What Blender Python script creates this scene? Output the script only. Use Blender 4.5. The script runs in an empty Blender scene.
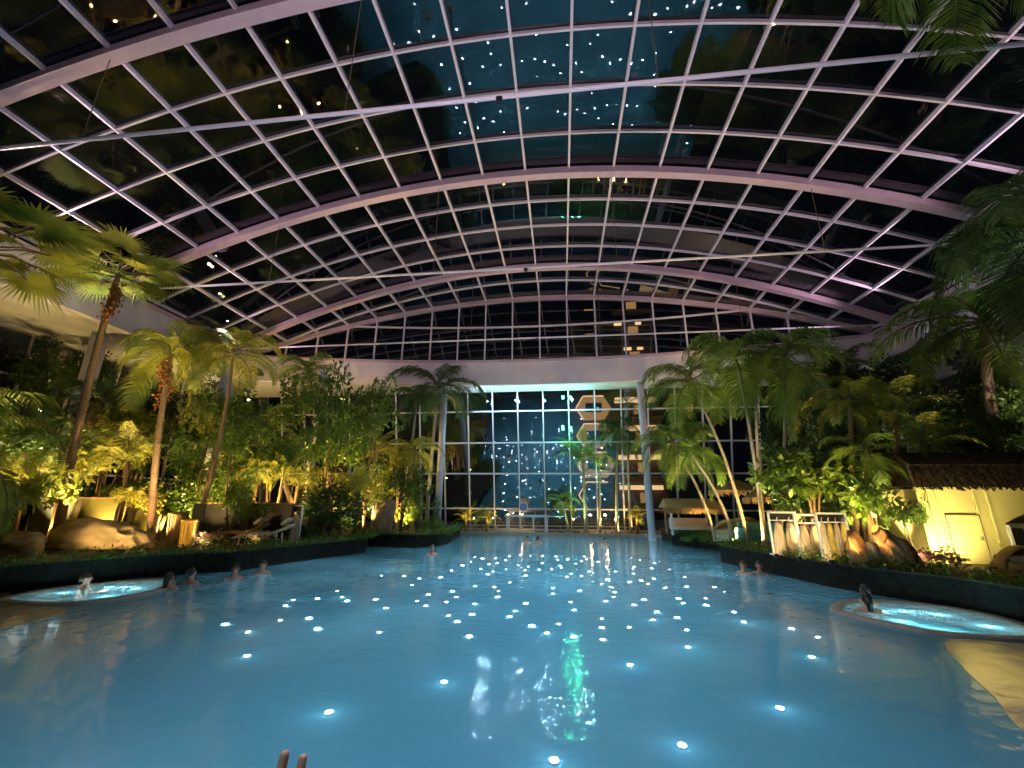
import bpy, math, random
from mathutils import Vector, Matrix, Quaternion, noise

# ------------------------------------------------------------------ camera
F = 420.0; PITCH = math.radians(16); YAW = math.radians(6.66); ROLL = math.radians(0.4); ZC = 2.2
fw = Vector((-math.sin(YAW)*math.cos(PITCH), math.cos(YAW)*math.cos(PITCH), math.sin(PITCH)))
r0 = Vector((math.cos(YAW), math.sin(YAW), 0)); u0 = r0.cross(fw)
RV = r0*math.cos(ROLL) + u0*math.sin(ROLL); UV = -r0*math.sin(ROLL) + u0*math.cos(ROLL)
CAM = Vector((0, 0, ZC))
sc = bpy.context.scene
col = sc.collection
cd = bpy.data.cameras.new('camera'); cam = bpy.data.objects.new('camera', cd); col.objects.link(cam)
cd.sensor_width = 36; cd.lens = 36*F/1024; cd.clip_start = 0.05; cd.clip_end = 400
cam.matrix_world = Matrix(((RV.x, UV.x, -fw.x, CAM.x), (RV.y, UV.y, -fw.y, CAM.y), (RV.z, UV.z, -fw.z, CAM.z), (0, 0, 0, 1)))
sc.camera = cam

def at(px, py, Y):
    """the point of the place seen at a pixel, at building depth Y"""
    d = fw + RV*((px-512)/F) - UV*((py-384)/F)
    return CAM + d*(Y/d.y)
def atz(px, py, z):
    d = fw + RV*((px-512)/F) - UV*((py-384)/F)
    return CAM + d*((z-ZC)/d.z)

# ------------------------------------------------------------------ world, exposure
w = bpy.data.worlds.new('night'); sc.world = w; w.use_nodes = True
w.node_tree.nodes['Background'].inputs[0].default_value = (0.10, 0.16, 0.30, 1)
w.node_tree.nodes['Background'].inputs[1].default_value = 0.006
sc.view_settings.view_transform = 'Standard'; sc.view_settings.look = 'None'
sc.view_settings.exposure = 0.62; sc.view_settings.gamma = 1.0; sc.view_settings.use_curve_mapping = False
cy = sc.cycles
cy.max_bounces = 7; cy.diffuse_bounces = 2; cy.glossy_bounces = 4; cy.transmission_bounces = 4
cy.transparent_max_bounces = 12; cy.caustics_reflective = False; cy.caustics_refractive = False
cy.sample_clamp_indirect = 3.0; cy.use_denoising = True; cy.use_light_tree = True

def light(name, kind, loc, power, color, aim=None, size=0.1, spot=None, blend=0.6, parent=None):
    l = bpy.data.lights.new(name, kind); l.energy = power; l.color = color
    if kind in ('POINT', 'SPOT'): l.shadow_soft_size = size
    if kind == 'SPOT': l.spot_size = math.radians(spot or 90); l.spot_blend = blend
    o = bpy.data.objects.new(name, l); col.objects.link(o); o.location = loc
    if aim is not None:
        o.rotation_mode = 'QUATERNION'
        o.rotation_quaternion = (Vector(aim)-Vector(loc)).to_track_quat('-Z', 'Y')
    if parent:
        o.parent = parent; o.matrix_parent_inverse = Matrix.Translation(parent.location).inverted()
    return o

# fill floods added to light the pool: (position, aim, watts, colour, cone)
ADDED_FLOODS = [
    ((-1.33, 0.1, 12.05), (-1.3, 0, 0), 2100, (0.80, 0.90, 1.0), 98),
    ((-1.33, 8.2, 12.05), (-1.3, 8.2, 0), 2500, (0.80, 0.90, 1.0), 96),
    ((-1.33, 16.3, 12.05), (-1.0, 16, 0), 3000, (0.80, 0.90, 1.0), 92),
    ((-1.33, 24.4, 12.05), (-0.8, 24.2, 0), 3000, (0.74, 0.90, 1.0), 88),
    ((-20.6, 14.0, 12.3), (-3, 14, 0), 500, (0.80, 0.90, 1.0), 120),
    ((17.9, 14.0, 12.3), (2, 14, 0), 500, (0.80, 0.90, 1.0), 120),
]
UPS = [  # spots added to wash the roof steel, without fixtures
    ((-20.6, 12.5, 11.8), (0, 12, 17), 950, (1.0, 0.68, 0.80)),
    ((-20.6, 21.5, 11.8), (0, 22, 17), 950, (1.0, 0.68, 0.80)),
    ((17.9, 12.5, 11.8), (-3, 12, 17), 950, (1.0, 0.68, 0.84)),
    ((17.9, 21.5, 11.8), (-3, 22, 17), 950, (1.0, 0.68, 0.84)),
    ((-1.3, 0.5, 6.0), (-1.3, 14, 17), 1900, (1.0, 0.76, 0.88)),
]

# ------------------------------------------------------------------ materials
def mat(name, color, rough=0.6, metal=0.0, noise_amt=0.0, nscale=8.0, color2=None, spec=0.5, bump=0.0, stretch=None, emit=None, estr=0.0):
    m = bpy.data.materials.new(name); m.use_nodes = True; nt = m.node_tree; b = nt.nodes['Principled BSDF']
    b.inputs['Base Color'].default_value = (*color, 1); b.inputs['Roughness'].default_value = rough
    b.inputs['Metallic'].default_value = metal; b.inputs['Specular IOR Level'].default_value = spec
    if emit: b.inputs['Emission Color'].default_value = (*emit, 1); b.inputs['Emission Strength'].default_value = estr
    if color2 or bump:
        tc = nt.nodes.new('ShaderNodeTexCoord'); mp = nt.nodes.new('ShaderNodeMapping')
        if stretch: mp.inputs['Scale'].default_value = stretch
        nt.links.new(tc.outputs['Object'], mp.inputs[0])
        n = nt.nodes.new('ShaderNodeTexNoise'); n.inputs['Scale'].default_value = nscale; n.inputs['Detail'].default_value = 5
        nt.links.new(mp.outputs[0], n.inputs['Vector'])
        if color2:
            r = nt.nodes.new('ShaderNodeValToRGB'); r.color_ramp.elements[0].position = 0.36; r.color_ramp.elements[1].position = 0.64
            r.color_ramp.elements[0].color = (*color, 1); r.color_ramp.elements[1].color = (*color2, 1)
            nt.links.new(n.outputs['Fac'], r.inputs[0]); nt.links.new(r.outputs[0], b.inputs['Base Color'])
        if bump:
            bp = nt.nodes.new('ShaderNodeBump'); bp.inputs['Strength'].default_value = bump; bp.inputs['Distance'].default_value = 0.03
            nt.links.new(n.outputs['Fac'], bp.inputs['Height']); nt.links.new(bp.outputs[0], b.inputs['Normal'])
    return m

def leaf_mat(name, c1, c2, trans=0.35):
    m = bpy.data.materials.new(name); m.use_nodes = True; nt = m.node_tree
    for n in list(nt.nodes): nt.nodes.remove(n)
    out = nt.nodes.new('ShaderNodeOutputMaterial')
    geo = nt.nodes.new('ShaderNodeNewGeometry'); oi = nt.nodes.new('ShaderNodeObjectInfo')
    n = nt.nodes.new('ShaderNodeTexNoise'); n.inputs['Scale'].default_value = 1.3; n.inputs['Detail'].default_value = 4
    nt.links.new(geo.outputs['Position'], n.inputs['Vector'])
    mx = nt.nodes.new('ShaderNodeMath'); mx.operation = 'MULTIPLY_ADD'; mx.inputs[1].default_value = 0.35; 
    nt.links.new(oi.outputs['Random'], mx.inputs[0]); nt.links.new(n.outputs['Fac'], mx.inputs[2])
    r = nt.nodes.new('ShaderNodeValToRGB'); r.color_ramp.elements[0].position = 0.45; r.color_ramp.elements[1].position = 0.85
    r.color_ramp.elements[0].color = (*c1, 1); r.color_ramp.elements[1].color = (*c2, 1)
    nt.links.new(mx.outputs[0], r.inputs[0])
    d = nt.nodes.new('ShaderNodeBsdfDiffuse'); t = nt.nodes.new('ShaderNodeBsdfTranslucent'); g = nt.nodes.new('ShaderNodeBsdfGlossy')
    g.inputs['Roughness'].default_value = 0.35
    for s in (d, t): nt.links.new(r.outputs[0], s.inputs[0])
    g.inputs[0].default_value = (0.6, 0.6, 0.5, 1)
    a = nt.nodes.new('ShaderNodeMixShader'); a.inputs[0].default_value = trans
    nt.links.new(d.outputs[0], a.inputs[1]); nt.links.new(t.outputs[0], a.inputs[2])
    b = nt.nodes.new('ShaderNodeMixShader'); b.inputs[0].default_value = 0.06
    nt.links.new(a.outputs[0], b.inputs[1]); nt.links.new(g.outputs[0], b.inputs[2])
    nt.links.new(b.outputs[0], out.inputs[0])
    return m

def glass_mat(name, ior, tint, gl=(1, 1, 1)):
    m = bpy.data.materials.new(name); m.use_nodes = True; nt = m.node_tree
    for n in list(nt.nodes): nt.nodes.remove(n)
    out = nt.nodes.new('ShaderNodeOutputMaterial'); t = nt.nodes.new('ShaderNodeBsdfTransparent'); t.inputs[0].default_value = (*tint, 1)
    g = nt.nodes.new('ShaderNodeBsdfGlossy'); g.inputs['Roughness'].default_value = 0.0; g.inputs[0].default_value = (*gl, 1)
    f = nt.nodes.new('ShaderNodeFresnel'); f.inputs[0].default_value = ior
    # both faces of a pane reflect alike: take the incidence angle, not the side
    geo = nt.nodes.new('ShaderNodeNewGeometry'); dp = nt.nodes.new('ShaderNodeVectorMath'); dp.operation = 'DOT_PRODUCT'
    nt.links.new(geo.outputs['Normal'], dp.inputs[0]); nt.links.new(geo.outputs['Incoming'], dp.inputs[1])
    ab = nt.nodes.new('ShaderNodeMath'); ab.operation = 'ABSOLUTE'; nt.links.new(dp.outputs['Value'], ab.inputs[0])
    iv = nt.nodes.new('ShaderNodeMath'); iv.operation = 'SUBTRACT'; iv.inputs[0].default_value = 1; nt.links.new(ab.outputs[0], iv.inputs[1])
    pw = nt.nodes.new('ShaderNodeMath'); pw.operation = 'POWER'; pw.inputs[1].default_value = 4.0; nt.links.new(iv.outputs[0], pw.inputs[0])
    ma = nt.nodes.new('ShaderNodeMath'); ma.operation = 'MULTIPLY_ADD'; f0 = ((ior-1)/(ior+1))**2
    ma.inputs[1].default_value = 1-f0; ma.inputs[2].default_value = f0; nt.links.new(pw.outputs[0], ma.inputs[0])
    nt.nodes.remove(f)
    x = nt.nodes.new('ShaderNodeMixShader'); nt.links.new(ma.outputs[0], x.inputs[0])
    nt.links.new(t.outputs[0], x.inputs[1]); nt.links.new(g.outputs[0], x.inputs[2]); nt.links.new(x.outputs[0], out.inputs[0])
    return m

def emis(name, c, s):
    return mat(name, (0.02, 0.02, 0.02), emit=c, estr=s)

def water_mat():
    m = bpy.data.materials.new('pool_water'); m.use_nodes = True; nt = m.node_tree
    for n in list(nt.nodes): nt.nodes.remove(n)
    out = nt.nodes.new('ShaderNodeOutputMaterial'); t = nt.nodes.new('ShaderNodeBsdfTransparent'); t.inputs[0].default_value = (0.74, 0.93, 0.97, 1)
    g = nt.nodes.new('ShaderNodeBsdfGlossy'); g.inputs['Roughness'].default_value = 0.04
    d = nt.nodes.new('ShaderNodeBsdfDiffuse'); d.inputs[0].default_value = (0.15, 0.42, 0.56, 1)
    tc = nt.nodes.new('ShaderNodeNewGeometry')
    n1 = nt.nodes.new('ShaderNodeTexNoise'); n1.inputs['Scale'].default_value = 3.2; n1.inputs['Detail'].default_value = 3
    n2 = nt.nodes.new('ShaderNodeTexNoise'); n2.inputs['Scale'].default_value = 0.55; n2.inputs['Detail'].default_value = 2
    for n in (n1, n2): nt.links.new(tc.outputs['Position'], n.inputs['Vector'])
    b1 = nt.nodes.new('ShaderNodeBump'); b1.inputs['Strength'].default_value = 0.32; b1.inputs['Distance'].default_value = 0.05
    b2 = nt.nodes.new('ShaderNodeBump'); b2.inputs['Strength'].default_value = 0.25; b2.inputs['Distance'].default_value = 0.12
    nt.links.new(n1.outputs['Fac'], b1.inputs['Height']); nt.links.new(n2.outputs['Fac'], b2.inputs['Height'])
    nt.links.new(b2.outputs[0], b1.inputs['Normal'])
    f = nt.nodes.new('ShaderNodeFresnel'); f.inputs[0].default_value = 1.33
    for s in (g, f): nt.links.new(b1.outputs[0], s.inputs['Normal'])
    a = nt.nodes.new('ShaderNodeMixShader'); a.inputs[0].default_value = 0.62
    tl = nt.nodes.new('ShaderNodeBsdfTranslucent'); tl.inputs[0].default_value = (0.2, 0.6, 0.78, 1)
    dt = nt.nodes.new('ShaderNodeMixShader'); dt.inputs[0].default_value = 0.4
    nt.links.new(d.outputs[0], dt.inputs[1]); nt.links.new(tl.outputs[0], dt.inputs[2])
    nt.links.new(t.outputs[0], a.inputs[1]); nt.links.new(dt.outputs[0], a.inputs[2])
    x = nt.nodes.new('ShaderNodeMixShader'); nt.links.new(f.outputs[0], x.inputs[0])
    nt.links.new(a.outputs[0], x.inputs[1]); nt.links.new(g.outputs[0], x.inputs[2]); nt.links.new(x.outputs[0], out.inputs[0])
    return m

def tile_mat(name, c1, c2, grout, size=0.3):
    m = bpy.data.materials.new(name); m.use_nodes = True; nt = m.node_tree; b = nt.nodes['Principled BSDF']
    b.inputs['Roughness'].default_value = 0.95; b.inputs['Specular IOR Level'].default_value = 0.1
    geo = nt.nodes.new('ShaderNodeNewGeometry'); br = nt.nodes.new('ShaderNodeTexBrick'); br.offset = 0
    br.inputs['Scale'].default_value = 1.0; br.inputs['Brick Width'].default_value = size; br.inputs['Row Height'].default_value = size
    br.inputs['Mortar Size'].default_value = 0.012; br.inputs['Color1'].default_value = (*c1, 1); br.inputs['Color2'].default_value = (*c2, 1); br.inputs['Mortar'].default_value = (*grout, 1)
    nt.links.new(geo.outputs['Position'], br.inputs['Vector'])
    n = nt.nodes.new('ShaderNodeTexNoise'); n.inputs['Scale'].default_value = 0.35; n.inputs['Detail'].default_value = 3
    nt.links.new(geo.outputs['Position'], n.inputs['Vector'])
    mx = nt.nodes.new('ShaderNodeMixRGB'); mx.blend_type = 'MULTIPLY'; mx.inputs[0].default_value = 1
    r = nt.nodes.new('ShaderNodeMapRange'); r.inputs['From Min'].default_value = 0.3; r.inputs['From Max'].default_value = 0.7; r.inputs['To Min'].default_value = 0.75; r.inputs['To Max'].default_value = 1.15
    nt.links.new(n.outputs['Fac'], r.inputs['Value']); nt.links.new(br.outputs['Color'], mx.inputs[1]); nt.links.new(r.outputs[0], mx.inputs[2])
    nt.links.new(mx.outputs[0], b.inputs['Base Color'])
    return m

M = {
 'steel': mat('mauve_painted_steel', (0.62, 0.47, 0.54), 0.45, 0.0, color2=(0.56, 0.42, 0.49), nscale=3),
 'bar': mat('grey_aluminium_bar', (0.74, 0.69, 0.76), 0.4),
 'roofglass': glass_mat('roof_glass', 1.95, (0.75, 0.78, 0.8)),
 'facglass': glass_mat('facade_glass', 3.0, (0.8, 0.84, 0.86)),
 'plaster': mat('pale_plaster', (0.74, 0.71, 0.73), 0.8, color2=(0.66, 0.63, 0.66), nscale=1.2),
 'soffit': mat('soffit_panel', (0.60, 0.62, 0.62), 0.7, color2=(0.5, 0.5, 0.48), nscale=0.8),
 'column': mat('white_column_paint', (0.62, 0.62, 0.70), 0.5, color2=(0.58, 0.57, 0.66), nscale=4),
 'tile': tile_mat('pool_floor_tile', (0.08, 0.30, 0.44), (0.09, 0.32, 0.46), (0.06, 0.24, 0.36)),
 'water': water_mat(),
 'turq': mat('turquoise_basin_tile', (0.34, 0.76, 0.82), 0.5, color2=(0.28, 0.70, 0.78), nscale=1.5),
 'rim': mat('tan_stone_rim', (0.36, 0.29, 0.24), 0.6, color2=(0.26, 0.21, 0.18), nscale=14),
 'sand': mat('wet_sand_coloured_tile', (0.50, 0.37, 0.22), 0.12, color2=(0.42, 0.31, 0.19), nscale=2.2, bump=0.5, spec=1.0),
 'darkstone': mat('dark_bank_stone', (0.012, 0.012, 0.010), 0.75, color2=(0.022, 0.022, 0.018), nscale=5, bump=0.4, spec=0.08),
 'soil': mat('planting_soil', (0.05, 0.035, 0.02), 0.9, color2=(0.07, 0.05, 0.03), nscale=7, bump=0.5),
 'deck': mat('pale_deck_tile', (0.42, 0.38, 0.32), 0.6, color2=(0.36, 0.33, 0.28), nscale=3),
 'dark': mat('black_panel', (0.012, 0.012, 0.014), 0.4),
 'white': mat('white_paint', (0.75, 0.75, 0.75), 0.45),
 'white_lamp': emis('white_lamp', (0.92, 0.97, 1.0), 70),
 'blue_lamp': emis('blue_lamp', (0.12, 0.25, 1.0), 60),
 'warm_lamp': emis('warm_lamp', (1.0, 0.72, 0.36), 16),
 'green_lamp': emis('green_lamp', (0.05, 1.0, 0.35), 14),
 'trunk': mat('palm_bark', (0.34, 0.22, 0.12), 0.85, color2=(0.22, 0.14, 0.08), nscale=4, bump=0.6, stretch=(1, 1, 9)),
 'trunk_pale': mat('pale_palm_bark', (0.42, 0.36, 0.27), 0.8, color2=(0.28, 0.24, 0.17), nscale=4, bump=0.5, stretch=(1, 1, 8)),
 'fruit': mat('orange_palm_fruit', (0.42, 0.15, 0.04), 0.7, color2=(0.22, 0.07, 0.02), nscale=9),
 'wood': mat('warm_wood', (0.30, 0.19, 0.09), 0.7, color2=(0.22, 0.13, 0.06), nscale=6, stretch=(1, 1, 6)),
 'stem': mat('brown_stem', (0.16, 0.11, 0.06), 0.8, color2=(0.10, 0.07, 0.04), nscale=9),
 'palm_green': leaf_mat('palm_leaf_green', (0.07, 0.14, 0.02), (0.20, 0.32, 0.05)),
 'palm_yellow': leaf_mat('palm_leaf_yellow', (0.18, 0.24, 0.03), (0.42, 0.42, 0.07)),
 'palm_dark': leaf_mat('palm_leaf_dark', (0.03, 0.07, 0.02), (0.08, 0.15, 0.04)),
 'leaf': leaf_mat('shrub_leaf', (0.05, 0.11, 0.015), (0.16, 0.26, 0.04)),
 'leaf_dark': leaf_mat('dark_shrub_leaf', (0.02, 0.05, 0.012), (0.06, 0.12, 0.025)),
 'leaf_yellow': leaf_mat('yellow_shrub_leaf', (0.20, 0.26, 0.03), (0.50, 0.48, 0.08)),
 'petal': leaf_mat('pale_petal', (0.6, 0.45, 0.35), (0.8, 0.65, 0.5)),
 'pink': leaf_mat('pink_leaf', (0.25, 0.10, 0.14), (0.45, 0.25, 0.3)),
 'rock': mat('sandstone', (0.55, 0.45, 0.31), 0.85, color2=(0.38, 0.29, 0.19), nscale=2.5, bump=0.8),
 'rock_orange': mat('orange_sandstone', (0.58, 0.27, 0.09), 0.8, color2=(0.40, 0.19, 0.08), nscale=2.0, bump=0.7),
 'olive': mat('olive_wall_paint', (0.16, 0.15, 0.04), 0.7, color2=(0.13, 0.12, 0.035), nscale=1.0),
 'robe': mat('cream_towelling', (0.62, 0.50, 0.38), 0.95, color2=(0.52, 0.38, 0.27), nscale=14, stretch=(3, 3, .3)),
 'robe_yellow': mat('yellow_towelling', (0.70, 0.50, 0.15), 0.95, color2=(0.6, 0.4, 0.1), nscale=12),
 'yellow_wall': mat('yellow_hut_paint', (0.62, 0.56, 0.22), 0.65, color2=(0.55, 0.50, 0.20), nscale=1.4),
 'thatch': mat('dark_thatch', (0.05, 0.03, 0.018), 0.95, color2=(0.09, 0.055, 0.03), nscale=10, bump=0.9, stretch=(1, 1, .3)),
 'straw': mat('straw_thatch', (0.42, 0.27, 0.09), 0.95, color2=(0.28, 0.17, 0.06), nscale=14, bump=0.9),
 'amber_shell': mat('amber_wicker', (0.75, 0.50, 0.10), 0.6, color2=(0.65, 0.42, 0.08), nscale=20, bump=0.4),
 'cushion': mat('pale_cushion', (0.65, 0.60, 0.40), 0.85, color2=(0.58, 0.53, 0.36), nscale=6),
 'sofa': mat('turquoise_cushion', (0.16, 0.45, 0.48), 0.85, color2=(0.13, 0.4, 0.44), nscale=6),
 'skin': mat('skin', (0.55, 0.29, 0.20), 0.5, color2=(0.50, 0.25, 0.17), nscale=10),
 'hair': mat('dark_hair', (0.015, 0.010, 0.008), 0.5),
 'hair_brown': mat('brown_hair', (0.07, 0.035, 0.018), 0.5),
 'nail': mat('pinkish_nail', (0.55, 0.24, 0.19), 0.3),
 'eye': mat('eye_dark', (0.03, 0.02, 0.02), 0.2),
 'lips': mat('lips', (0.42, 0.14, 0.12), 0.5),
 'tower': mat('hotel_render', (0.10, 0.07, 0.05), 0.8),
 'lit': emis('lit_window', (1.0, 0.62, 0.28), 0.9),
 'lit_soft': emis('lit_balcony', (1.0, 0.52, 0.18), 0.28),
 'sign_blue': mat('blue_emblem_paint', (0.10, 0.14, 0.45), 0.5),
 'asphalt': mat('dark_outside_ground', (0.02, 0.02, 0.02), 0.9),
 'darkpot': mat('brown_glazed_pot', (0.10, 0.05, 0.03), 0.35),
}

# ------------------------------------------------------------------ mesh helpers
def tag(o, label=None, cat=None, group=None, kind=None):
    if label: o['label'] = label
    if cat: o['category'] = cat
    if group: o['group'] = group
    if kind: o['kind'] = kind
    return o
def empty(name, loc, label=None, cat=None, group=None, kind=None, rz=0):
    o = bpy.data.objects.new(name, None); col.objects.link(o); o.location = loc; o.rotation_euler = (0, 0, rz); o.empty_display_size = 0.2
    return tag(o, label, cat, group, kind)

class MB:
    def __init__(s): s.v = []; s.f = []; s.m = []; s.cur = 0
    def quad(s, a, b, c, d):
        n = len(s.v); s.v += [tuple(a), tuple(b), tuple(c), tuple(d)]; s.f.append((n, n+1, n+2, n+3)); s.m.append(s.cur)
    def tri(s, a, b, c):
        n = len(s.v); s.v += [tuple(a), tuple(b), tuple(c)]; s.f.append((n, n+1, n+2)); s.m.append(s.cur)
    def poly(s, pts):
        n = len(s.v); s.v += [tuple(p) for p in pts]; s.f.append(tuple(range(n, n+len(pts)))); s.m.append(s.cur)
    def box(s, c, d, rot=None):
        c = Vector(c); n = len(s.v)
        for x in (-1, 1):
            for y in (-1, 1):
                for z in (-1, 1):
                    p = Vector((x*d[0]/2, y*d[1]/2, z*d[2]/2))
                    if rot: p = rot @ p
                    s.v.append(tuple(c+p))
        for f in ((0, 1, 3, 2), (4, 6, 7, 5), (0, 4, 5, 1), (2, 3, 7, 6), (0, 2, 6, 4), (1, 5, 7, 3)):
            s.f.append(tuple(n+i for i in f)); s.m.append(s.cur)
    def rings(s, rings, cap=True):
        n0 = len(s.v); k = len(rings[0])
        for r in rings: s.v += [tuple(p) for p in r]
        for i in range(len(rings)-1):
            for j in range(k):
                a = n0+i*k+j; b = n0+i*k+(j+1) % k
                s.f.append((a, b, b+k, a+k)); s.m.append(s.cur)
        if cap:
            s.f.append(tuple(n0+j for j in range(k))[::-1]); s.m.append(s.cur)
            s.f.append(tuple(n0+(len(rings)-1)*k+j for j in range(k))); s.m.append(s.cur)
    def tube(s, pts, rad, k=8, squash=None):
        pts = [Vector(p) for p in pts]; rings = []
        up = Vector((0, 0, 1))
        for i, p in enumerate(pts):
            t = (pts[min(i+1, len(pts)-1)]-pts[max(i-1, 0)]).normalized()
            u = up.cross(t) if abs(t.z) < 0.95 else Vector((0, 1, 0)).cross(t)
            u.normalize(); v = t.cross(u)
            r = rad(i/(len(pts)-1)) if callable(rad) else rad
            rings.append([p+(u*math.cos(6.28318*j/k)+v*math.sin(6.28318*j/k))*r for j in range(k)])
        s.rings(rings)
    def bar(s, pts, wdt, dep, nrm=None):
        """rectangular section swept along pts; dep along nrm (default up)"""
        pts = [Vector(p) for p in pts]; rings = []
        for i, p in enumerate(pts):
            t = (pts[min(i+1, len(pts)-1)]-pts[max(i-1, 0)]).normalized()
            n = Vector(nrm) if nrm else Vector((0, 0, 1))
            u = t.cross(n).normalized(); v = u.cross(t).normalized()
            rings.append([p+u*wdt/2+v*dep/2, p-u*wdt/2+v*dep/2, p-u*wdt/2-v*dep/2, p+u*wdt/2-v*dep/2])
        s.rings(rings)
    def lathe(s, prof, k=16, c=(0, 0, 0)):
        s.rings([[(c[0]+r*math.cos(6.28318*j/k), c[1]+r*math.sin(6.28318*j/k), c[2]+z) for j in range(k)] for r, z in prof])
    def mesh(s, name, mats, smooth=False):
        me = bpy.data.meshes.new(name); me.from_pydata(s.v, [], s.f)
        for m in (mats if isinstance(mats, (list, tuple)) else [mats]): me.materials.append(m)
        if any(s.m): me.polygons.foreach_set('material_index', s.m)
        if smooth: me.polygons.foreach_set('use_smooth', [True]*len(me.polygons))
        me.update(); return me
    def build(s, name, mats, parent=None, smooth=False, loc=None):
        return link(name, s.mesh(name, mats, smooth), parent, loc)
def link(name, me, parent=None, loc=None, rot=None, scale=None):
    o = bpy.data.objects.new(name, me); col.objects.link(o)
    if parent: o.parent = parent
    if loc is not None: o.location = loc
    if rot is not None: o.rotation_euler = rot
    if scale is not None: o.scale = scale
    return o

def prism(pts, z0, z1):
    b = MB(); n = len(pts)
    b.poly([(x, y, z1) for x, y in pts]); b.poly([(x, y, z0) for x, y in reversed(pts)])
    for i in range(n):
        (x0, y0), (x1, y1) = pts[i], pts[(i+1) % n]
        b.quad((x0, y0, z0), (x1, y1, z0), (x1, y1, z1), (x0, y0, z1))
    return b

# ------------------------------------------------------------------ the roof
XC = -1.33; HS = 20.3; L = 2.03
def zr(x): return 17.45 - 0.0115*(x-XC)**2          # glass level
def yend(x): return 28.9 - 0.0068*(x+1.2)**2
XL, XR = XC-HS, XC+HS
YN = -8.1                                            # the hall goes on behind the camera
def frange(a, b, n): return [a+(b-a)*i/n for i in range(n+1)]

gl = MB()
xs = [XC+L*i for i in range(-10, 11)]
ys = [8.2-L*8+L*k for k in range(0, 18)]
for i in range(len(xs)-1):
    x0, x1 = xs[i], xs[i+1]
    for j in range(len(ys)):
        y0 = ys[j]
        if j+1 < len(ys) and ys[j+1] < min(yend(x0), yend(x1)): ya = yb = ys[j+1]; last = False
        else: ya, yb = yend(x0), yend(x1); last = True
        gl.quad((x0, y0, zr(x0)), (x0, ya, zr(x0)), (x1, yb, zr(x1)), (x1, y0, zr(x1)))
        if last: break
ceiling = gl.build('ceiling', M['roofglass']); tag(ceiling, kind='structure')
for i in range(-10, 11):                             # longitudinal mullions
    x = XC+L*i; b = MB(); b.bar([(x, ys[0], zr(x)-0.1), (x, yend(x), zr(x)-0.1)], 0.09, 0.16)
    b.build('mullion', M['bar'], ceiling)
for k, y in enumerate(ys):                           # purlins between the arches
    if k % 4 == 0: continue
    xx = [x for x in frange(XL, XR, 60) if yend(x) > y]
    if len(xx) < 2: continue
    b = MB(); b.bar([(x, y, zr(x)-0.1) for x in xx], 0.075, 0.13); b.build('purlin', M['bar'], ceiling)
for y in (8.2-16.2, 0.1, 8.2, 16.3, 24.4):           # main arches, ties and hangers
    b = MB(); b.bar([(x, y, zr(x)-0.26) for x in frange(XL, XR, 64)], 0.30, 0.34)
    b.bar([(x, y, zr(x)-0.44) for x in frange(XL, XR, 64)], 0.38, 0.05)
    b.build('roof_arch', M['steel'], ceiling)
    if y > 5:
        b = MB(); b.tube([(XL, y, 12.2), (XR, y, 12.2)], 0.055, 8); b.build('tie_rod', M['bar'], ceiling)
        for x in (-5.5, 2.6, -13.5, 10.9):
            b = MB(); b.tube([(x, y, 12.2), (x, y, zr(x)-0.45)], 0.013, 5); b.build('hanger_cable', M['stem'], ceiling)
b = MB(); b.bar([(x, yend(x), zr(x)-0.2) for x in frange(XL, XR, 64)], 0.3, 0.32); b.build('roof_arch', M['steel'], ceiling)
# lunette: upright glass between the end arch and the ring beam
g = MB(); xs2 = xs
def lun_top(x): return zr(x)-0.3
for i in range(len(xs)-1):
    x0, x1 = xs[i], xs[i+1]
    g.quad((x0, yend(x0), 12.2), (x1, yend(x1), 12.2), (x1, yend(x1), max(lun_top(x1), 12.21)), (x0, yend(x0), max(lun_top(x0), 12.21)))
lun = g.build('window_1', M['roofglass']); tag(lun, kind='structure')
for i in range(-9, 10):
    x = XC+L*i; b = MB(); b.bar([(x, yend(x)-0.05, 12.2), (x, yend(x)-0.05, lun_top(x))], 0.09, 0.14, (0, 1, 0)); b.build('mullion', M['bar'], lun)
b = MB(); b.bar([(x, yend(x)-0.05, 14.95) for x in frange(-16, 13.4, 40)], 0.08, 0.12); b.build('transom', M['bar'], lun)

# ring beam: fascia + trim + soffit
def ring(off, z, xs_=None):
    pts = [(XL-off, y, z) for y in frange(YN-4, 25.9, 10)]
    pts += [(x, yend(x)+off*0.55, z) for x in frange(XL, XR, 40)]
    pts += [(XR+off, y, z) for y in reversed(frange(YN-4, 26.0, 10))]
    return pts
def strip(a, bb, mb):
    for i in range(len(a)-1): mb.quad(a[i], a[i+1], bb[i+1], bb[i])
b = MB(); strip(ring(0, 12.2), ring(0.05, 10.5), b); strip(ring(0.05, 10.5), ring(0.5, 10.5), b); strip(ring(0.5, 10.5), ring(0.5, 12.2), b); strip(ring(0.5, 12.2), ring(0, 12.2), b)
beam = b.build('trim_1', M['plaster'], smooth=False); tag(beam, kind='structure')
b = MB(); b.bar(ring(-0.02, 12.26), 0.3, 0.16); b.build('edge_channel', M['steel'], beam)
b = MB(); a1 = ring(0.45, 10.62)
outer = [(-29, y, 10.95) for y in frange(YN-4, 25.9, 10)] + [(x, 32.6, 10.95) for x in frange(-29, 27, 40)] + [(27, y, 10.95) for y in reversed(frange(YN-4, 26.0, 10))]
strip(a1, outer, b); o = b.build('soffit', M['soffit'], beam)
b = MB()
for z in (12.0,): strip([(p[0], p[1], 11.6) for p in outer], [(p[0], p[1], 11.6) for p in ring(0.5, 11.6)], b)
b.build('flat_roof', M['dark'], beam)

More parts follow.
